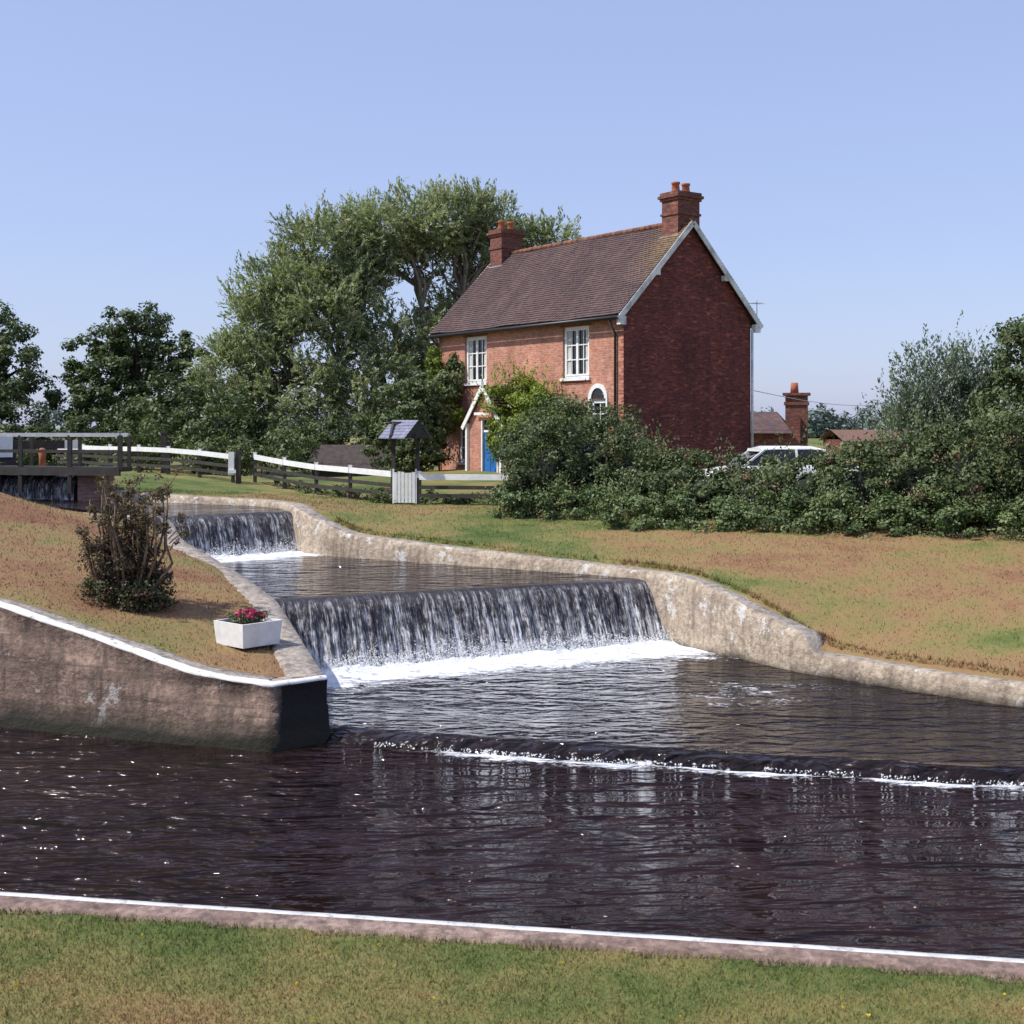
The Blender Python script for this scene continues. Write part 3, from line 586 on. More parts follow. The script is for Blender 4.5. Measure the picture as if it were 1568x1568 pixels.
k=130000;x=rng.uniform(-12,13,k);y=rng.uniform(15,34,k);blades('far_bank_blades',x,y,.038,.018,parent=e)
k=6000;i=rng.integers(8,21,k);Ra=np.array(R);t=rng.random(k);x=Ra[i,0]*(1-t)+Ra[i+1,0]*t;y=Ra[i,1]*(1-t)+Ra[i+1,1]*t;o=.42+rng.random(k)*.12
blades('wall_tufts',x+o*.6,y+o*.8,.07,.018,dmin=.40,parent=e)
k=22;x=rng.uniform(-4,4,k);y=9.17-.172*x-.5-rng.random(k)*1.6;z,_=height(x,y)
cloud('dandelion_heads',[(a,b,c+.03,.008,.008,.006) for a,b,c in zip(x,y,z)],34,.010,14,.012,leafmat('yellow_petals',(.5,.38,.02),(.6,.45,.02),(.7,.55,.05),.1),e,lo=.1,asp=.8)
# ------------------------------------------------------------ house
H=empty('brick_house',(3.42,40,2.3),math.atan2(-.8126,.5828))
Lh=10.5;Dp=5.5;ZW=5.25;ZR=8.08
def wall_open(mb,x0,x1,z0,z1,ops,y=0,depth=.12,m=0):
    xs=sorted({x0,x1}|{o[0] for o in ops}|{o[1] for o in ops});zs=sorted({z0,z1}|{o[2] for o in ops}|{o[3] for o in ops})
    for a,b in zip(xs[:-1],xs[1:]):
        for c,d in zip(zs[:-1],zs[1:]):
            if any(o[0]<=a and b<=o[1] and o[2]<=c and d<=o[3] for o in ops): continue
            mb.face([(a,y,c),(b,y,c),(b,y,d),(a,y,d)],m)
    for o in ops:
        a,b,c,d=o
        mb.face([(a,y,c),(a,y,d),(a,y+depth,d),(a,y+depth,c)][::-1],m);mb.face([(b,y,c),(b,y+depth,c),(b,y+depth,d),(b,y,d)][::-1],m)
        mb.face([(a,y,d),(b,y,d),(b,y+depth,d),(a,y+depth,d)][::-1],m);mb.face([(a,y,c),(a,y+depth,c),(b,y+depth,c),(b,y,c)][::-1],m)
ops=[(-3.03,-1.68,3.2,4.85),(-8.78,-7.41,3.2,4.85),(-9.2,-7.75,.35,1.8),(-1.63,-.79,.9,2.5),(-3.9,-2.6,.7,2.1)]
mb=MB();wall_open(mb,-Lh,0,-.6,ZW,ops)
mb.face([(-Lh,Dp,-.6),(-Lh,Dp,ZW),(0,Dp,ZW),(0,Dp,-.6)])
mb.box((-Lh,-.05,ZW-.32),(0,-.002,ZW-.16));mb.box((-Lh,-.09,ZW-.16),(0,-.002,ZW-.02))
mb.make('front_and_back_walls',m_brick,H)
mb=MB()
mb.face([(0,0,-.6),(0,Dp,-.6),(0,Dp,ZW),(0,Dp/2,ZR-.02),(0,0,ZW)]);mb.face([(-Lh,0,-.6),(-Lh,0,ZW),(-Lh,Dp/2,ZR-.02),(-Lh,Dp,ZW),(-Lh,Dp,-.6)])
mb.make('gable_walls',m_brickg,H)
m_quoin=brickmat('quoin_brick',(.46,.15,.09),(.34,.10,.06),(.42,.31,.24))
mb=MB()
for i in range(26):
    z=-.3+i*.225
    if z>4.7: break
    mb.box((-.24 if i%2 else -.12,-.006,z),(-.002,-.001,z+.15))
mb.make('corner_quoins',m_quoin,H)
def window(mb,x0,x1,z0,z1,cols=2,rows=4,y=.07,sub=2):
    t=.07
    mb.box((x0,y,z0),(x0+t,y+.06,z1),0);mb.box((x1-t,y,z0),(x1,y+.06,z1),0);mb.box((x0+t,y,z0),(x1-t,y+.06,z0+t),0);mb.box((x0+t,y,z1-t),(x1-t,y+.06,z1),0)
    a,b=x0+t,x1-t;w=(b-a)/cols
    for c in range(cols):
        l=a+w*c;r=l+w;s=.055
        mb.box((l,y-.012,z0+t),(l+s,y+.04,z1-t),0);mb.box((r-s,y-.012,z0+t),(r,y+.04,z1-t),0)
        mb.box((l+s,y-.012,z0+t),(r-s,y+.04,z0+t+s),0);mb.box((l+s,y-.012,z1-t-s),(r-s,y+.04,z1-t),0)
        zz0,zz1=z0+t+s,z1-t-s
        for i in range(1,rows):
            z=zz0+(zz1-zz0)*i/rows;mb.box((l+s,y+.005,z-.017),(r-s,y+.03,z+.017),0)
        for i in range(1,sub): 
            x=l+s+(w-2*s)*i/sub;mb.box((x-.015,y+.007,zz0),(x+.015,y+.032,zz1),0)
    mb.face([(x0+.02,y+.045,z0+.02),(x1-.02,y+.045,z0+.02),(x1-.02,y+.045,z1-.02),(x0+.02,y+.045,z1-.02)],1)
mb=MB()
window(mb,-3.03,-1.68,3.2,4.85,2,3,sub=2);window(mb,-8.78,-7.41,3.2,4.85,2,3,sub=2);window(mb,-9.2,-7.75,.35,1.8,2,3);window(mb,-1.63,-.79,.9,2.5,1,4);window(mb,-3.9,-2.6,.7,2.1,2,3)
for (a,b,z) in [(-3.12,-1.6,3.13),(-8.86,-7.33,3.13),(-9.3,-7.65,.28)]: mb.box((a,-.07,z-.02),(b,.07,z+.07),0)
mb.make('windows',[m_white,m_glass],H)
mb=MB()
for (a,b,z) in [(-3.15,-1.56,4.855),(-8.9,-7.29,4.855),(-3.15,-1.56,3.0),(-8.9,-7.29,3.0)]: mb.box((a,-.012,z),(b,-.002,z+(.2 if z>4 else .09)))
mb.make('window_brick_arches',brickmat('rubbed_brick',(.36,.10,.06),(.27,.075,.045),(.32,.16,.1)),H)
mb=MB()
for (x0,x1,z0,z1) in ops[:2]:
    for (xa,xb) in ((x0+.13,x0+.30),(x1-.30,x1-.13)):
        for j in range(4):
            w_=(xb-xa)/4;mb.face([(xa+j*w_,.108+.004*(j%2),z0+.13),(xa+j*w_+w_,.108+.004*((j+1)%2),z0+.13),(xa+j*w_+w_,.108+.004*((j+1)%2),z1-.13),(xa+j*w_,.108+.004*(j%2),z1-.13)])
mb.make('curtains',m_curtain,H)
mb=MB();cx=-1.21;cz=2.52;N=14
for i in range(N):
    a0_=math.pi*i/N;a1_=math.pi*(i+1)/N
    ra,rb_,y0,y1,mi=.33,.47,-.045,-.002,0
    p=lambda r,a,y:(cx+r*math.cos(a),y,cz+r*math.sin(a))
    mb.face([p(ra,a0_,y0),p(rb_,a0_,y0),p(rb_,a1_,y0),p(ra,a1_,y0)][::1],mi)
    mb.face([p(rb_,a0_,y0),p(rb_,a0_,y1),p(rb_,a1_,y1),p(rb_,a1_,y0)],mi);mb.face([p(ra,a0_,y0),p(ra,a1_,y0),p(ra,a1_,y1),p(ra,a0_,y1)],mi)
    mb.face([(cx,-.01,cz),(cx+.33*math.cos(a0_),-.01,cz+.33*math.sin(a0_)),(cx+.33*math.cos(a1_),-.01,cz+.33*math.sin(a1_))],1)
mb.box((cx-.47,-.045,.9),(cx-.40,-.002,cz),0);mb.box((cx+.40,-.045,.9),(cx+.47,-.002,cz),0)
mb.make('arched_window_surround',[m_white,m_glass],H)
def roof(mb,x0,x1,ye,ze,yr,zr,course=.115,tw=.17,m=0):
    L=math.hypot(yr-ye,zr-ze);nc=int(L/course);dy,dz=(yr-ye)/L,(zr-ze)/L;ny_,nz_=(-dz,dy) if yr>ye else (dz,-dy)
    if nz_<0: ny_,nz_=-ny_,-nz_
    nt=int((x1-x0)/tw);tw=(x1-x0)/nt;course=L/nc
    for c in range(nc):
        s0=c*course;s1=min(L,s0+course+.02)
        for t in range(-1,nt):
            xa=max(x0,x0+(t+(.5 if c%2 else 0))*tw);xb=min(x1,x0+(t+1+(.5 if c%2 else 0))*tw)
            if xb-xa<.01: continue
            j=rng.random()*.009
            lo=.026+j;hi=.004
            wv=.02*math.sin(xa*1.1+1)+.012*math.sin(xa*2.9+s0)
            P0=(xa,ye+dy*s0+ny_*(lo+wv),ze+dz*s0+nz_*(lo+wv));P1=(xb,P0[1],P0[2]);P2=(xb,ye+dy*s1+ny_*(hi+wv),ze+dz*s1+nz_*(hi+wv));P3=(xa,P2[1],P2[2])
            Q0=(xa,P0[1]-ny_*.03,P0[2]-nz_*.03);Q1=(xb,Q0[1],Q0[2])
            if yr>ye: mb.face([P0,P1,P2,P3],m);mb.face([Q0,Q1,P1,P0],m)
            else: mb.face([P3,P2,P1,P0],m);mb.face([P0,P1,Q1,Q0],m)
sl=(ZR-ZW)/(Dp/2)
mb=MB();ov=.3
roof(mb,-Lh-.18,.18,-ov,ZW-ov*sl+.12,Dp/2,ZR+.12);roof(mb,-Lh-.18,.18,Dp+ov,ZW-ov*sl+.12,Dp/2,ZR+.12)
mb.make('roof_tiles',m_tile,H)
mb=MB()
for s_ in (0,1):
    ye=-ov if s_==0 else Dp+ov;z=ZW-ov*sl+.07
    P=[(-Lh-.17,ye,z),(.17,ye,z),(.17,Dp/2,ZR+.07),(-Lh-.17,Dp/2,ZR+.07)];mb.face(P if s_ else P[::-1])
mb.make('roof_deck',m_dark,H)
mb=MB()
x=-Lh-.2
while x<.15:
    nxt=min(x+.3,.2);r=.085+rng.random()*.008
    mb.tube([(x,Dp/2,ZR+.13),(nxt-.01,Dp/2,ZR+.13)],[r,r*.96],10,0);x=nxt
mb.make('ridge_tiles',m_ridge,H)
mb=MB()
for X0 in (.185,-Lh-.185):
    for s_ in (0,1):
        ye=-ov-.05 if s_==0 else Dp+ov+.05;ze=ZW-ov*sl+.02-.05*sl
        mb.beam((X0,ye,ze),(X0,Dp/2,ZR+.04),.035,.17,0,(0,0,1))
        for fr in (.52,) : 
            yy=ye+(Dp/2-ye)*fr;zz=ze+(ZR-ze)*fr;mb.box((min(X0,X0-.17*np.sign(X0+1)),yy-.09,zz-.20),(max(X0,X0-.17*np.sign(X0+1)),yy+.09,zz-.03),0)
        yy=ye+(.18 if s_==0 else -.18);mb.box((min(X0,X0-.17*np.sign(X0+1))+.002,yy-.12,ze-.16),(max(X0,X0-.17*np.sign(X0+1))+.001,yy+.12,ze+.1),0)
mb.make('bargeboards',m_whiteold,H)
mb=MB()
mb.tube([(-Lh-.2,-ov-.05,ZW-ov*sl+.03),(.2,-ov-.05,ZW-ov*sl+.03)],[.06,.06],8,0)
mb.tube([(-.32,-ov-.03,ZW-.33),(-.32,-.07,ZW-.75),(-.32,-.07,0)],[.04,.04,.04],8,0)
mb.tube([(-Lh-.05,-ov-.03,ZW-.33),(-Lh+.1,-.07,ZW-.75),(-Lh+.1,-.07,0)],[.04,.04,.04],8,0)
mb.make('gutter_and_downpipe',m_black,H)
mb=MB();mb.tube([(.06,Dp+.02,ZW-.4),(.06,Dp+.02,0)],[.045,.045],8,0);mb.tube([(-Lh,Dp+ov+.05,ZW-ov*sl+.03),(.2,Dp+ov+.05,ZW-ov*sl+.03)],[.06,.06],8,0);mb.make('rear_downpipe',m_whiteold,H)
m_chim=brickmat('brick_chimney',(.24,.085,.06),(.15,.05,.038),(.15,.09,.07),.009,.4,(.34,.17,.11))
def chimney(name,x0,x1,pots):
    mb=MB();c=Dp/2;w=.47
    mb.box((x0,c-w,ZR-1.2),(x1,c+w,8.85));mb.box((x0-.04,c-w-.04,8.38),(x1+.04,c+w+.04,8.45))
    mb.box((x0-.05,c-w-.05,8.85),(x1+.05,c+w+.05,8.93));mb.box((x0-.10,c-w-.10,8.93),(x1+.10,c+w+.10,9.02));mb.box((x0-.05,c-w-.05,9.02),(x1+.05,c+w+.05,9.12))
    mb.face([(x0,c-w,9.121),(x1,c-w,9.121),(x1,c+w,9.121),(x0,c+w,9.121)],1)
    o=mb.make(name,[m_chim,m_concT],H)
    mp=MB()
    for (py) in pots:
        xc=(x0+x1)/2;mp.tube([(xc,c+py,9.1),(xc,c+py,9.15),(xc,c+py,9.38),(xc,c+py,9.40),(xc,c+py,9.46)],[.15,.14,.115,.145,.14],12,0)
    mp.make(name+'_pots',m_pot,H)
chimney('chimney_near',-.78,-.03,(-.22,.22));chimney('chimney_far',-Lh+.03,-Lh+.78,(-.22,.22))
mb=MB()
for X0 in (-.80,-Lh+.01): mb.box((X0-.03,Dp/2-.52,ZR-.42),(X0+.83,Dp/2-.46,ZR-.36));
mb.make('lead_flashing',m_grey,H)
mb=MB();mb.tube([(.1,Dp+.2,4.9),(.1,Dp+.2,5.9)],[.015,.012],5);mb.beam((.1,Dp-.1,5.7),(.1,Dp+.5,5.75),.015,.015)
for j in range(5): mb.beam((-.1,Dp-.05+j*.12,5.71),(.3,Dp-.05+j*.12,5.71),.01,.01)
mb.make('tv_aerial',m_grey,H)
# porch
px=-5.6;hw=.95;pd=1.3;pe=1.85;pa=2.95
mb=MB();wall_open(mb,px-hw,px+hw,-.4,pe,[(px-.15,px+.7,.0,1.85-.001)],y=-pd,depth=.14)
mb.face([(px-hw,-pd,pe),(px+hw,-pd,pe),(px,-pd,pa-.05)])
mb.face([(px+hw,-pd,-.4),(px+hw,0,-.4),(px+hw,0,pe),(px+hw,-pd,pe)]);mb.face([(px-hw,0,-.4),(px-hw,-pd,-.4),(px-hw,-pd,pe),(px-hw,0,pe)])
mb.make('porch_walls',m_brick,H)
mb=MB();mb.box((px-.15,-pd+.06,0),(px+.7,-pd+.1,1.45),0);mb.box((px-.17,-pd+.04,1.45),(px+.72,-pd+.11,1.52),1)
mb.box((px-.08,-pd+.045,.1),(px+.24,-pd+.058,.65),0);mb.box((px+.31,-pd+.045,.1),(px+.63,-pd+.058,.65),0)
mb.box((px-.08,-pd+.045,.75),(px+.24,-pd+.058,1.35),0);mb.box((px+.31,-pd+.045,.75),(px+.63,-pd+.058,1.35),0)
mb.face([(px-.15,-pd+.08,1.5),(px+.7,-pd+.08,1.5),(px+.7,-pd+.08,1.85),(px-.15,-pd+.08,1.85)],2);mb.box((px-.21,-pd-.02,0),(px-.15,-pd+.1,1.84),1);mb.box((px+.7,-pd-.02,0),(px+.76,-pd+.1,1.84),1)
mb.make('front_door',[m_blue,m_white,m_glass],H)
def gabroof(mb,cx,hw,y0,y1,ze,za,m=0,course=.12):
    for sgn in (-1,1):
        L=math.hypot(hw,za-ze);nc=int(L/course);nn=Vector((sgn*(za-ze),0,hw)).normalized()
        for c in range(nc):
            s0=c/nc;s1=(c+1.15)/nc if c<nc-1 else 1
            a=Vector((cx+sgn*hw*(1-s0),0,ze+(za-ze)*s0))+nn*.035;b=Vector((cx+sgn*hw*(1-s1),0,ze+(za-ze)*s1))+nn*.004;q=a-nn*.03
            P=[(a.x,y0,a.z),(a.x,y1,a.z),(b.x,y1,b.z),(b.x,y0,b.z)];Q=[(q.x,y0,q.z),(q.x,y1,q.z),(a.x,y1,a.z),(a.x,y0,a.z)]
            if sgn<0: P=P[::-1];Q=Q[::-1]
            mb.face(P,m);mb.face(Q,m)
mb=MB();gabroof(mb,px,hw+.2,-pd-.12,0.0,pe-.2,pa+.03);mb.make('porch_roof',m_tile,H)
mb=MB()
for s_ in (-1,1): mb.beam((px+s_*(hw+.24),-pd-.14,pe-.28),(px,-pd-.14,pa+.02),.04,.15,0)
mb.beam((px-.45,-pd-.135,pe+.22),(px+.45,-pd-.135,pe+.22),.03,.09,0);mb.beam((px,-pd-.14,pa-.2),(px,-pd-.14,pa+.25),.05,.05,0,(0,1,0))
for s_ in (-1,1): mb.box((px+s_*(hw+.06)-.05,-pd-.1,0),(px+s_*(hw+.06)+.05,-pd+.02,pe-.1),0)
mb.make('porch_bargeboards',m_white,H)
# ------------------------------------------------------------ outbuildings
S=empty('garden_shed',(-6.0,50,1.5),-.15)
mb=MB();mb.box((-1.4,-1,0),(1.6,1,1.05),0);mb.make('walls',m_dark,S)
mb=MB()
for sg in (-1,1):
    a=(-1.6,sg*1.25,.85);b=(1.8,sg*1.25,.85);c=(1.8,0,1.75);d=(-1.6,0,1.75);P=[a,b,c,d]
    mb.face(P if sg<0 else P[::-1])
mb.face([(-1.45,-1,1.05),(-1.45,0,1.72),(-1.45,1,1.05)]);mb.face([(1.65,-1,1.05),(1.65,1,1.05),(1.65,0,1.72)])
mb.make('roof',paint('felt_roof',(.06,.045,.042),.9,.3,5),S)
O=empty('brick_outbuilding',(13.3,61,1.9),-.25)
mb=MB();mb.box((-4,-2,0),(.2,2,1.9));mb.box((-.5,-.5,-.2),(.5,.5,3.5));mb.box((-.56,-.56,3.05),(.56,.56,3.2));mb.box((-.62,-.62,3.5),(.62,.62,3.62))
mb.face([(-4,-2,1.9),(-4,0,2.7),(-4,2,1.9)][::-1]);mb.face([(.2,-2,1.9),(.2,2,1.9),(.2,0,2.7)])
mb.make('walls_and_chimney',m_chim,O)
mb=MB()
for sg in (-1,1):
    P=[(-4.3,sg*2.3,1.75),(-.1,sg*2.3,1.75),(-.9,0,2.75),(-3.6,0,2.75)];mb.face(P if sg<0 else P[::-1])
mb.make('roof',m_tile,O);mb=MB();mb.tube([(-.1,0,3.6),(-.1,0,4.1)],[.2,.16],10);mb.make('chimney_pots',m_pot,O)
Bn=empty('barn',(27.2,100,1.8),.1);mb=MB();mb.box((-2.6,-2.5,0),(3.0,2.5,1.2));mb.make('walls',m_brickg,Bn);mb=MB()
for sg in (-1,1):
    P=[(-2.9,sg*2.8,1.1),(3.3,sg*2.8,1.1),(3.3,0,1.95),(-2.9,0,1.95)];mb.face(P if sg<0 else P[::-1])
mb.make('roof',paint('barn_roof',(.18,.10,.07),.9,.2),Bn)
mb=MB();a=Vector((7.9,43.2,5.15));b=Vector((19.5,64,5.2));pts=[a.lerp(b,i/14)+Vector((0,0,-.35*math.sin(math.pi*i/14))) for i in range(15)];mb.tube(pts,[.012]*15,4);mb.make('telephone_cable',m_grey)
mb=MB();mb.tube([(19.5,64,1.9),(19.5,64,5.5)],[.12,.09],8);mb.beam((19.1,64,5.3),(19.9,64,5.3),.08,.08);mb.make('telegraph_pole',m_dark)
# ------------------------------------------------------------ white car
CR=empty('parked_car',(7.3,35.6,1.98),.12)
def loft(st,mats,name):
    V=[];q=None
    for x,sec in st:
        full=[(-y,z) for y,z in sec]+[(y,z) for y,z in sec[::-1]];q=len(full)
        for y,z in full: V.append((x,y,z))
    F=[]
    for i in range(len(st)-1):
        for j in range(q): F.append([i*q+j,(i+1)*q+j,(i+1)*q+(j+1)%q,i*q+(j+1)%q])
    F.append(list(range(q))[::-1]);F.append([(len(st)-1)*q+j for j in range(q)])
    me=bpy.data.meshes.new(name);me.from_pydata(V,[],F);me.materials.append(mats);o=bpy.data.objects.new(name,me);COL.objects.link(o);o.parent=CR
    for p in me.polygons:p.use_smooth=True
    md=o.modifiers.new('b','BEVEL');md.width=.03;md.segments=2;md.limit_method='ANGLE';return o
carw=Mat('white_car_paint');carw.b.inputs['Base Color'].default_value=(.8,.81,.8,1);carw.b.inputs['Roughness'].default_value=.25;carw=carw.m
hs=lambda zb,zt,w:[(w*.92,zb),(w,zb+.2),(w,zt-.12),(w*.93,zt)]
loft([(-2.1,hs(.35,.62,.72)),(-1.95,hs(.25,.78,.80)),(-1.1,hs(.25,.90,.82)),(1.2,hs(.25,.93,.82)),(1.95,hs(.25,.88,.80)),(2.1,hs(.35,.75,.74))],carw,'body')
loft([(-1.25,[(.74,.88),(.70,.90)]),(-.55,[(.74,.88),(.60,1.34)]),(1.0,[(.74,.9),(.60,1.33)]),(1.75,[(.72,.88),(.66,.92)])],m_glass,'window_glass')
loft([(-.72,[(.61,1.30),(.56,1.34)]),(-.4,[(.62,1.33),(.56,1.42)]),(.7,[(.62,1.33),(.56,1.42)]),(1.15,[(.61,1.27),(.56,1.31)])],carw,'roof_panel')
mb=MB()
for x in (-1.3,1.25):
    for s_ in (-1,1): mb.tube([(x,s_*.84,.3),(x,s_*.64,.3)],[.3,.3],18)
mb.make('wheels',m_black,CR)
mb=MB()
for s_ in (-1,1):
    mb.beam((-1.22,s_*.735,.9),(-.6,s_*.61,1.34),.05,.05);mb.beam((.25,s_*.745,.9),(.25,s_*.615,1.34),.05,.05);mb.beam((1.7,s_*.72,.92),(1.0,s_*.61,1.32),.06,.06)
mb.make('pillars',carw,CR)
# ------------------------------------------------------------ fences
def hz(x,y): return float(height(np.array([x]),np.array([y]))[0][0])
def fence(name,pts,rh=.78,low=True,post=.09,sp=1.9):
    e=empty(name);mp=MB();mw=MB()
    P=[]
    for a,b in zip(pts[:-1],pts[1:]):
        L=math.hypot(b[0]-a[0],b[1]-a[1]);k=max(1,round(L/sp))
        for j in range(k): P.append((a[0]+(b[0]-a[0])*j/k,a[1]+(b[1]-a[1])*j/k))
    P.append(pts[-1]);Zp=[hz(*p) for p in P]
    for (x,y),z in zip(P,Zp): 
        hh=rh-.03+rng.normal(0,.012);mp.beam((x,y,z-.1),(x,y,z+hh-.05),post,post,0,(0,1,0));mw.box((x-post*.56,y-post*.56,z+hh-.05),(x+post*.56,y+post*.56,z+hh+.11),0)
    for i in range(len(P)-1):
        a=Vector((*P[i],Zp[i]));b=Vector((*P[i+1],Zp[i+1]));o=Vector((0,-.06,0))
        mw.beam(a+Vector((0,0,rh-.05))+o,b+Vector((0,0,rh-.05))+o,.04,.14,0)
        if low: mp.beam(a+Vector((0,0,rh*.30))+o,b+Vector((0,0,rh*.30))+o,.04,.09,0);mp.beam(a+Vector((0,0,rh*.58))+o,b+Vector((0,0,rh*.58))+o,.04,.09,0)
    mp.make('posts_and_lower_rails',m_dark,e);mw.make('white_top_rail',m_white,e)
fence('wooden_fence',[(-15.8,45.5),(-11.6,40.6),(-7.95,37.2)])
fence('wooden_fence.001',[(-7.4,37.6),(-5.2,34.7),(-4.1,33.1),(-2.92,31.95)])
fence('wooden_fence.002',[(-2.25,31.75),(-.1,31.3),(2.2,31.5)],rh=.72)
mb=MB();z=hz(-10.9,40.9);mb.beam((-10.9,40.9,z),(-10.9,40.9,z+1.25),.16,.16,0,(0,1,0));mb.box((-11.0,40.8,z+1.25),(-10.8,41.0,z+1.31),0);mb.make('mooring_post',m_dark)
e=empty('gate_post');mb=MB();z=hz(-7.75,37.0);mb.beam((-7.75,37,z-.1),(-7.75,37,z+.95),.13,.13,0,(0,1,0));mb.make('post',m_dark,e)
mb=MB();mb.box((-8.02,36.9,z+.25),(-7.86,37.0,z+.9),0);mb.box((-8.02,36.86,z+.3),(-7.8,36.9,z+.4),0);mb.make('white_board',m_white,e)
e=empty('fence_border_plants');FP=[(-6.6+t*3.6,37.0-t*4.9,2.2,.5,.3,.22) for t in np.linspace(0,1,9)]+[(-1.9+t*2,31.9,2.12,.4,.25,.25) for t in np.linspace(0,1,5)]
cloud('foliage',FP,120,.15,60,.07,lf_hedge,e,tb=.6,lo=.2)
cloud('red_blooms',FP[6:10],14,.06,16,.05,lf_flower,e,tb=.4,lo=.8)
G=empty('lych_gate',(-2.6,31.85,hz(-2.6,31.7)),-.12)
mb=MB()
for x in (-.30,.30): mb.box((x-.045,-.045,-.1),(x+.045,.045,1.72),0);mb.beam((x,-.38,1.62),(x,.38,1.62),.06,.07);mb.beam((x,-.04,1.25),(x,-.3,1.6),.04,.04);mb.beam((x,.04,1.25),(x,.3,1.6),.04,.04)
mb.beam((-.42,0,1.98),(.42,0,1.98),.05,.07)
for x in (-.30,.30):
    mb.beam((x,-.36,1.66),(x,0,1.97),.05,.05);mb.beam((x,.36,1.66),(x,0,1.97),.05,.05)
mb.make('oak_frame',m_dark,G)
mb=MB();
for sg in (-1,1):
    for c in range(6):
        f0=c/6;f1=(c+1.1)/6
        y0=sg*.46*(1-f0);y1=sg*.46*max(0,1-f1);z0=1.60+.44*f0;z1=1.60+.44*min(1,f1)
        P=[(-.47,y0,z0+.03),(.47,y0,z0+.03),(.47,y1,z1+.008),(-.47,y1,z1+.008)];Q=[(-.47,y0,z0),(.47,y0,z0),(.47,y0,z0+.03),(-.47,y0,z0+.03)]
        mb.face(P if sg<0 else P[::-1]);mb.face(Q if sg<0 else Q[::-1])
mb.face([(-.44,-.42,1.62),(-.44,0,2.03),(-.44,.42,1.62)],1);mb.face([(.44,-.42,1.62),(.44,.42,1.62),(.44,0,2.03)],1)
o=mb.make('shingle_roof',[m_slate,m_dark],G);o.rotation_euler=(0,0,math.radians(-36))
mb=MB()
for i in range(6): x=-.225+i*.09;mb.box((x-.036,-.12,.04),(x+.036,-.10,.78+.02*math.sin(i*1.3)),0)
mb.box((-.26,-.10,.14),(.26,-.07,.21),0);mb.box((-.26,-.10,.56),(.26,-.07,.63),0);mb.box((-.30,-.11,.02),(-.26,-.05,.86),0);mb.box((.26,-.11,.02),(.30,-.05,.86),0)
mb.make('white_picket_gate',m_white,G)
# ------------------------------------------------------------ sluice footbridge and lock rails
Sb=empty('sluice_footbridge',(0,0,0))
mb=MB();mg=MB()
A=Vector((-16.5,34.4,2.86));Bv=Vector((-9.7,32.7,2.86))
mb.beam(A,Bv,.7,.12,0);mb.beam(A+Vector((0,-.4,-.05)),Bv+Vector((0,-.4,-.05)),.08,.2,0)
for i in range(6):
    p=A.lerp(Bv,i/5+0);mb.beam(p+Vector((0,-.38,-.6 if i<5 else 0)),p+Vector((0,-.38,.85)),.10,.10,0,(0,1,0));mb.beam(p+Vector((0,.38,0)),p+Vector((0,.38,.85)),.08,.08,0,(0,1,0))
for o in (-.38,.38): mg.beam(A+Vector((0,o,.86)),Bv+Vector((0,o,.86)),.09,.09,0)
mb.beam(A+Vector((0,-.38,.45)),Bv+Vector((0,-.38,.45)),.05,.08,0)
mb.box((-13.4,33.75,1.9),(-13.2,34.1,3.0),0);mb.box((-11.15,33.2,1.9),(-10.98,33.5,3.0),0);mb.box((-13.3,34.25,1.9),(-11,34.35,2.75),0)
mb.make('timber_deck_and_posts',m_dark,Sb);mg.make('handrails',m_grey,Sb)
mb=MB();mb.box((-10.98,33.0,1.9),(-10.2,33.5,2.72));mb.box((-11.0,32.95,2.72),(-10.15,33.55,2.8));mb.make('brick_pier',brickmat('pier_brick',(.42,.24,.19),(.34,.17,.13),(.35,.28,.24)))
Lg=empty('lock_gate',(-15.4,40,2.5),.35)
mb=MB();mb.box((-2.2,-.12,.75),(1.6,.12,1.0),0);mb.box((-2.0,-.08,-.3),(.2,.08,.75),0);mb.box((-1.6,-.1,1.0),(-1.5,0,1.4),0);mb.make('gate_leaf_and_beam',m_dark,Lg)
mb=MB();mb.box((1.602,-.125,.745),(2.1,.125,1.005),0);mb.box((-.5,-.16,.5),(.1,-.14,1.15),0);mb.make('white_beam_end',m_white,Lg)
mb=MB();mb.tube([(.95,-.3,0),(.95,-.3,.5),(.95,-.3,.72),(.95,-.3,.78)],[.10,.10,.13,.05],10);mb.make('paddle_gear',m_pot,Lg)
ruled('lock_channel',[(-17,34.0),(-11.1,33.4)],[(-19,42),(-16,42)],40,40,2.68,m_wmid)
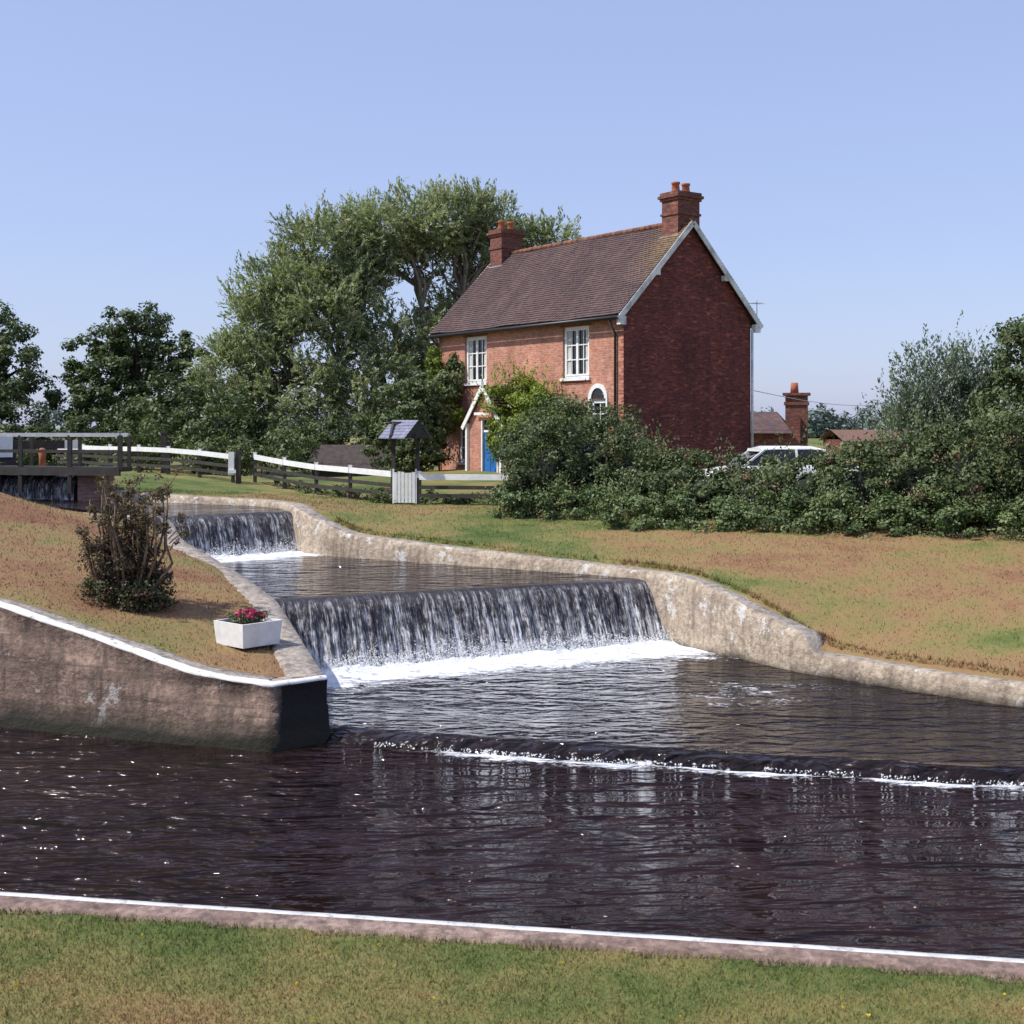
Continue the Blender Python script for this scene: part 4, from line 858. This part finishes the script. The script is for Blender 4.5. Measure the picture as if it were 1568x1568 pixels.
# ------------------------------------------------------------ planter
zp=hz(-3.6,17.75)
Pl=empty('flower_planter',(-3.60,17.80,zp+.02),math.radians(48))
mb=MB();w=.33;b=.30;h=.32;t=.03
lo=[(-b,-b,0),(b,-b,0),(b,b,0),(-b,b,0)];hi=[(-w,-w,h),(w,-w,h),(w,w,h),(-w,w,h)];ih=[(-w+t,-w+t,h),(w-t,-w+t,h),(w-t,w-t,h),(-w+t,w-t,h)];il=[(x,y,h-.05) for x,y,_ in ih]
for i in range(4):
    j=(i+1)%4;mb.face([lo[i],lo[j],hi[j],hi[i]]);mb.face([hi[i],hi[j],ih[j],ih[i]]);mb.face([ih[i],ih[j],il[j],il[i]])
mb.face(il,1);mb.make('box',[m_white,m_soil],Pl)
cloud('foliage',[(0,0,.36,.27,.27,.07)],70,.07,26,.035,lf_hedge,Pl,lo=.1,tb=.6)
cloud('flowers',[(0,0,.40,.27,.27,.07)],44,.028,14,.03,lf_flower,Pl,lo=.1,tb=.45,asp=.9)
# ------------------------------------------------------------ light, sky, camera
el=math.radians(52);az=Vector((-.965,-.26,0)).normalized()
Sd=Vector((az.x*math.cos(el),az.y*math.cos(el),math.sin(el)))
ld=bpy.data.lights.new('sun','SUN');ld.energy=5.0;ld.angle=math.radians(.5);ld.color=(1,.95,.87);lo_=bpy.data.objects.new('sun',ld);COL.objects.link(lo_);lo_.rotation_euler=Sd.to_track_quat('Z','Y').to_euler()
w=bpy.data.worlds.new('World');scene.world=w;w.use_nodes=True;nt=w.node_tree;bg=nt.nodes['Background'];sk=nt.nodes.new('ShaderNodeTexSky');sk.sky_type='NISHITA';sk.sun_disc=False;sk.sun_elevation=el;sk.sun_rotation=math.atan2(az.x,az.y)%(2*math.pi)
sk.air_density=1.0;sk.dust_density=1.0;sk.ozone_density=2.0
hz_=nt.nodes.new('ShaderNodeMix');hz_.data_type='RGBA';hz_.inputs[0].default_value=.50;nt.links.new(sk.outputs[0],hz_.inputs[6]);hz_.inputs[7].default_value=(3.9,4.5,7.6,1)
nt.links.new(hz_.outputs[2],bg.inputs[0]);bg.inputs[1].default_value=.142
cd=bpy.data.cameras.new('camera');cam=bpy.data.objects.new('camera',cd);COL.objects.link(cam);cam.location=(0,0,3.9);cam.rotation_euler=(math.radians(90),0,0);cd.sensor_width=36;cd.lens=45.9;cd.shift_y=-.0823;cd.clip_end=6000;scene.camera=cam
cd.dof.use_dof=True;cd.dof.focus_distance=32;cd.dof.aperture_fstop=5.6
scene.view_settings.view_transform='Standard';scene.view_settings.look='None';scene.view_settings.exposure=0
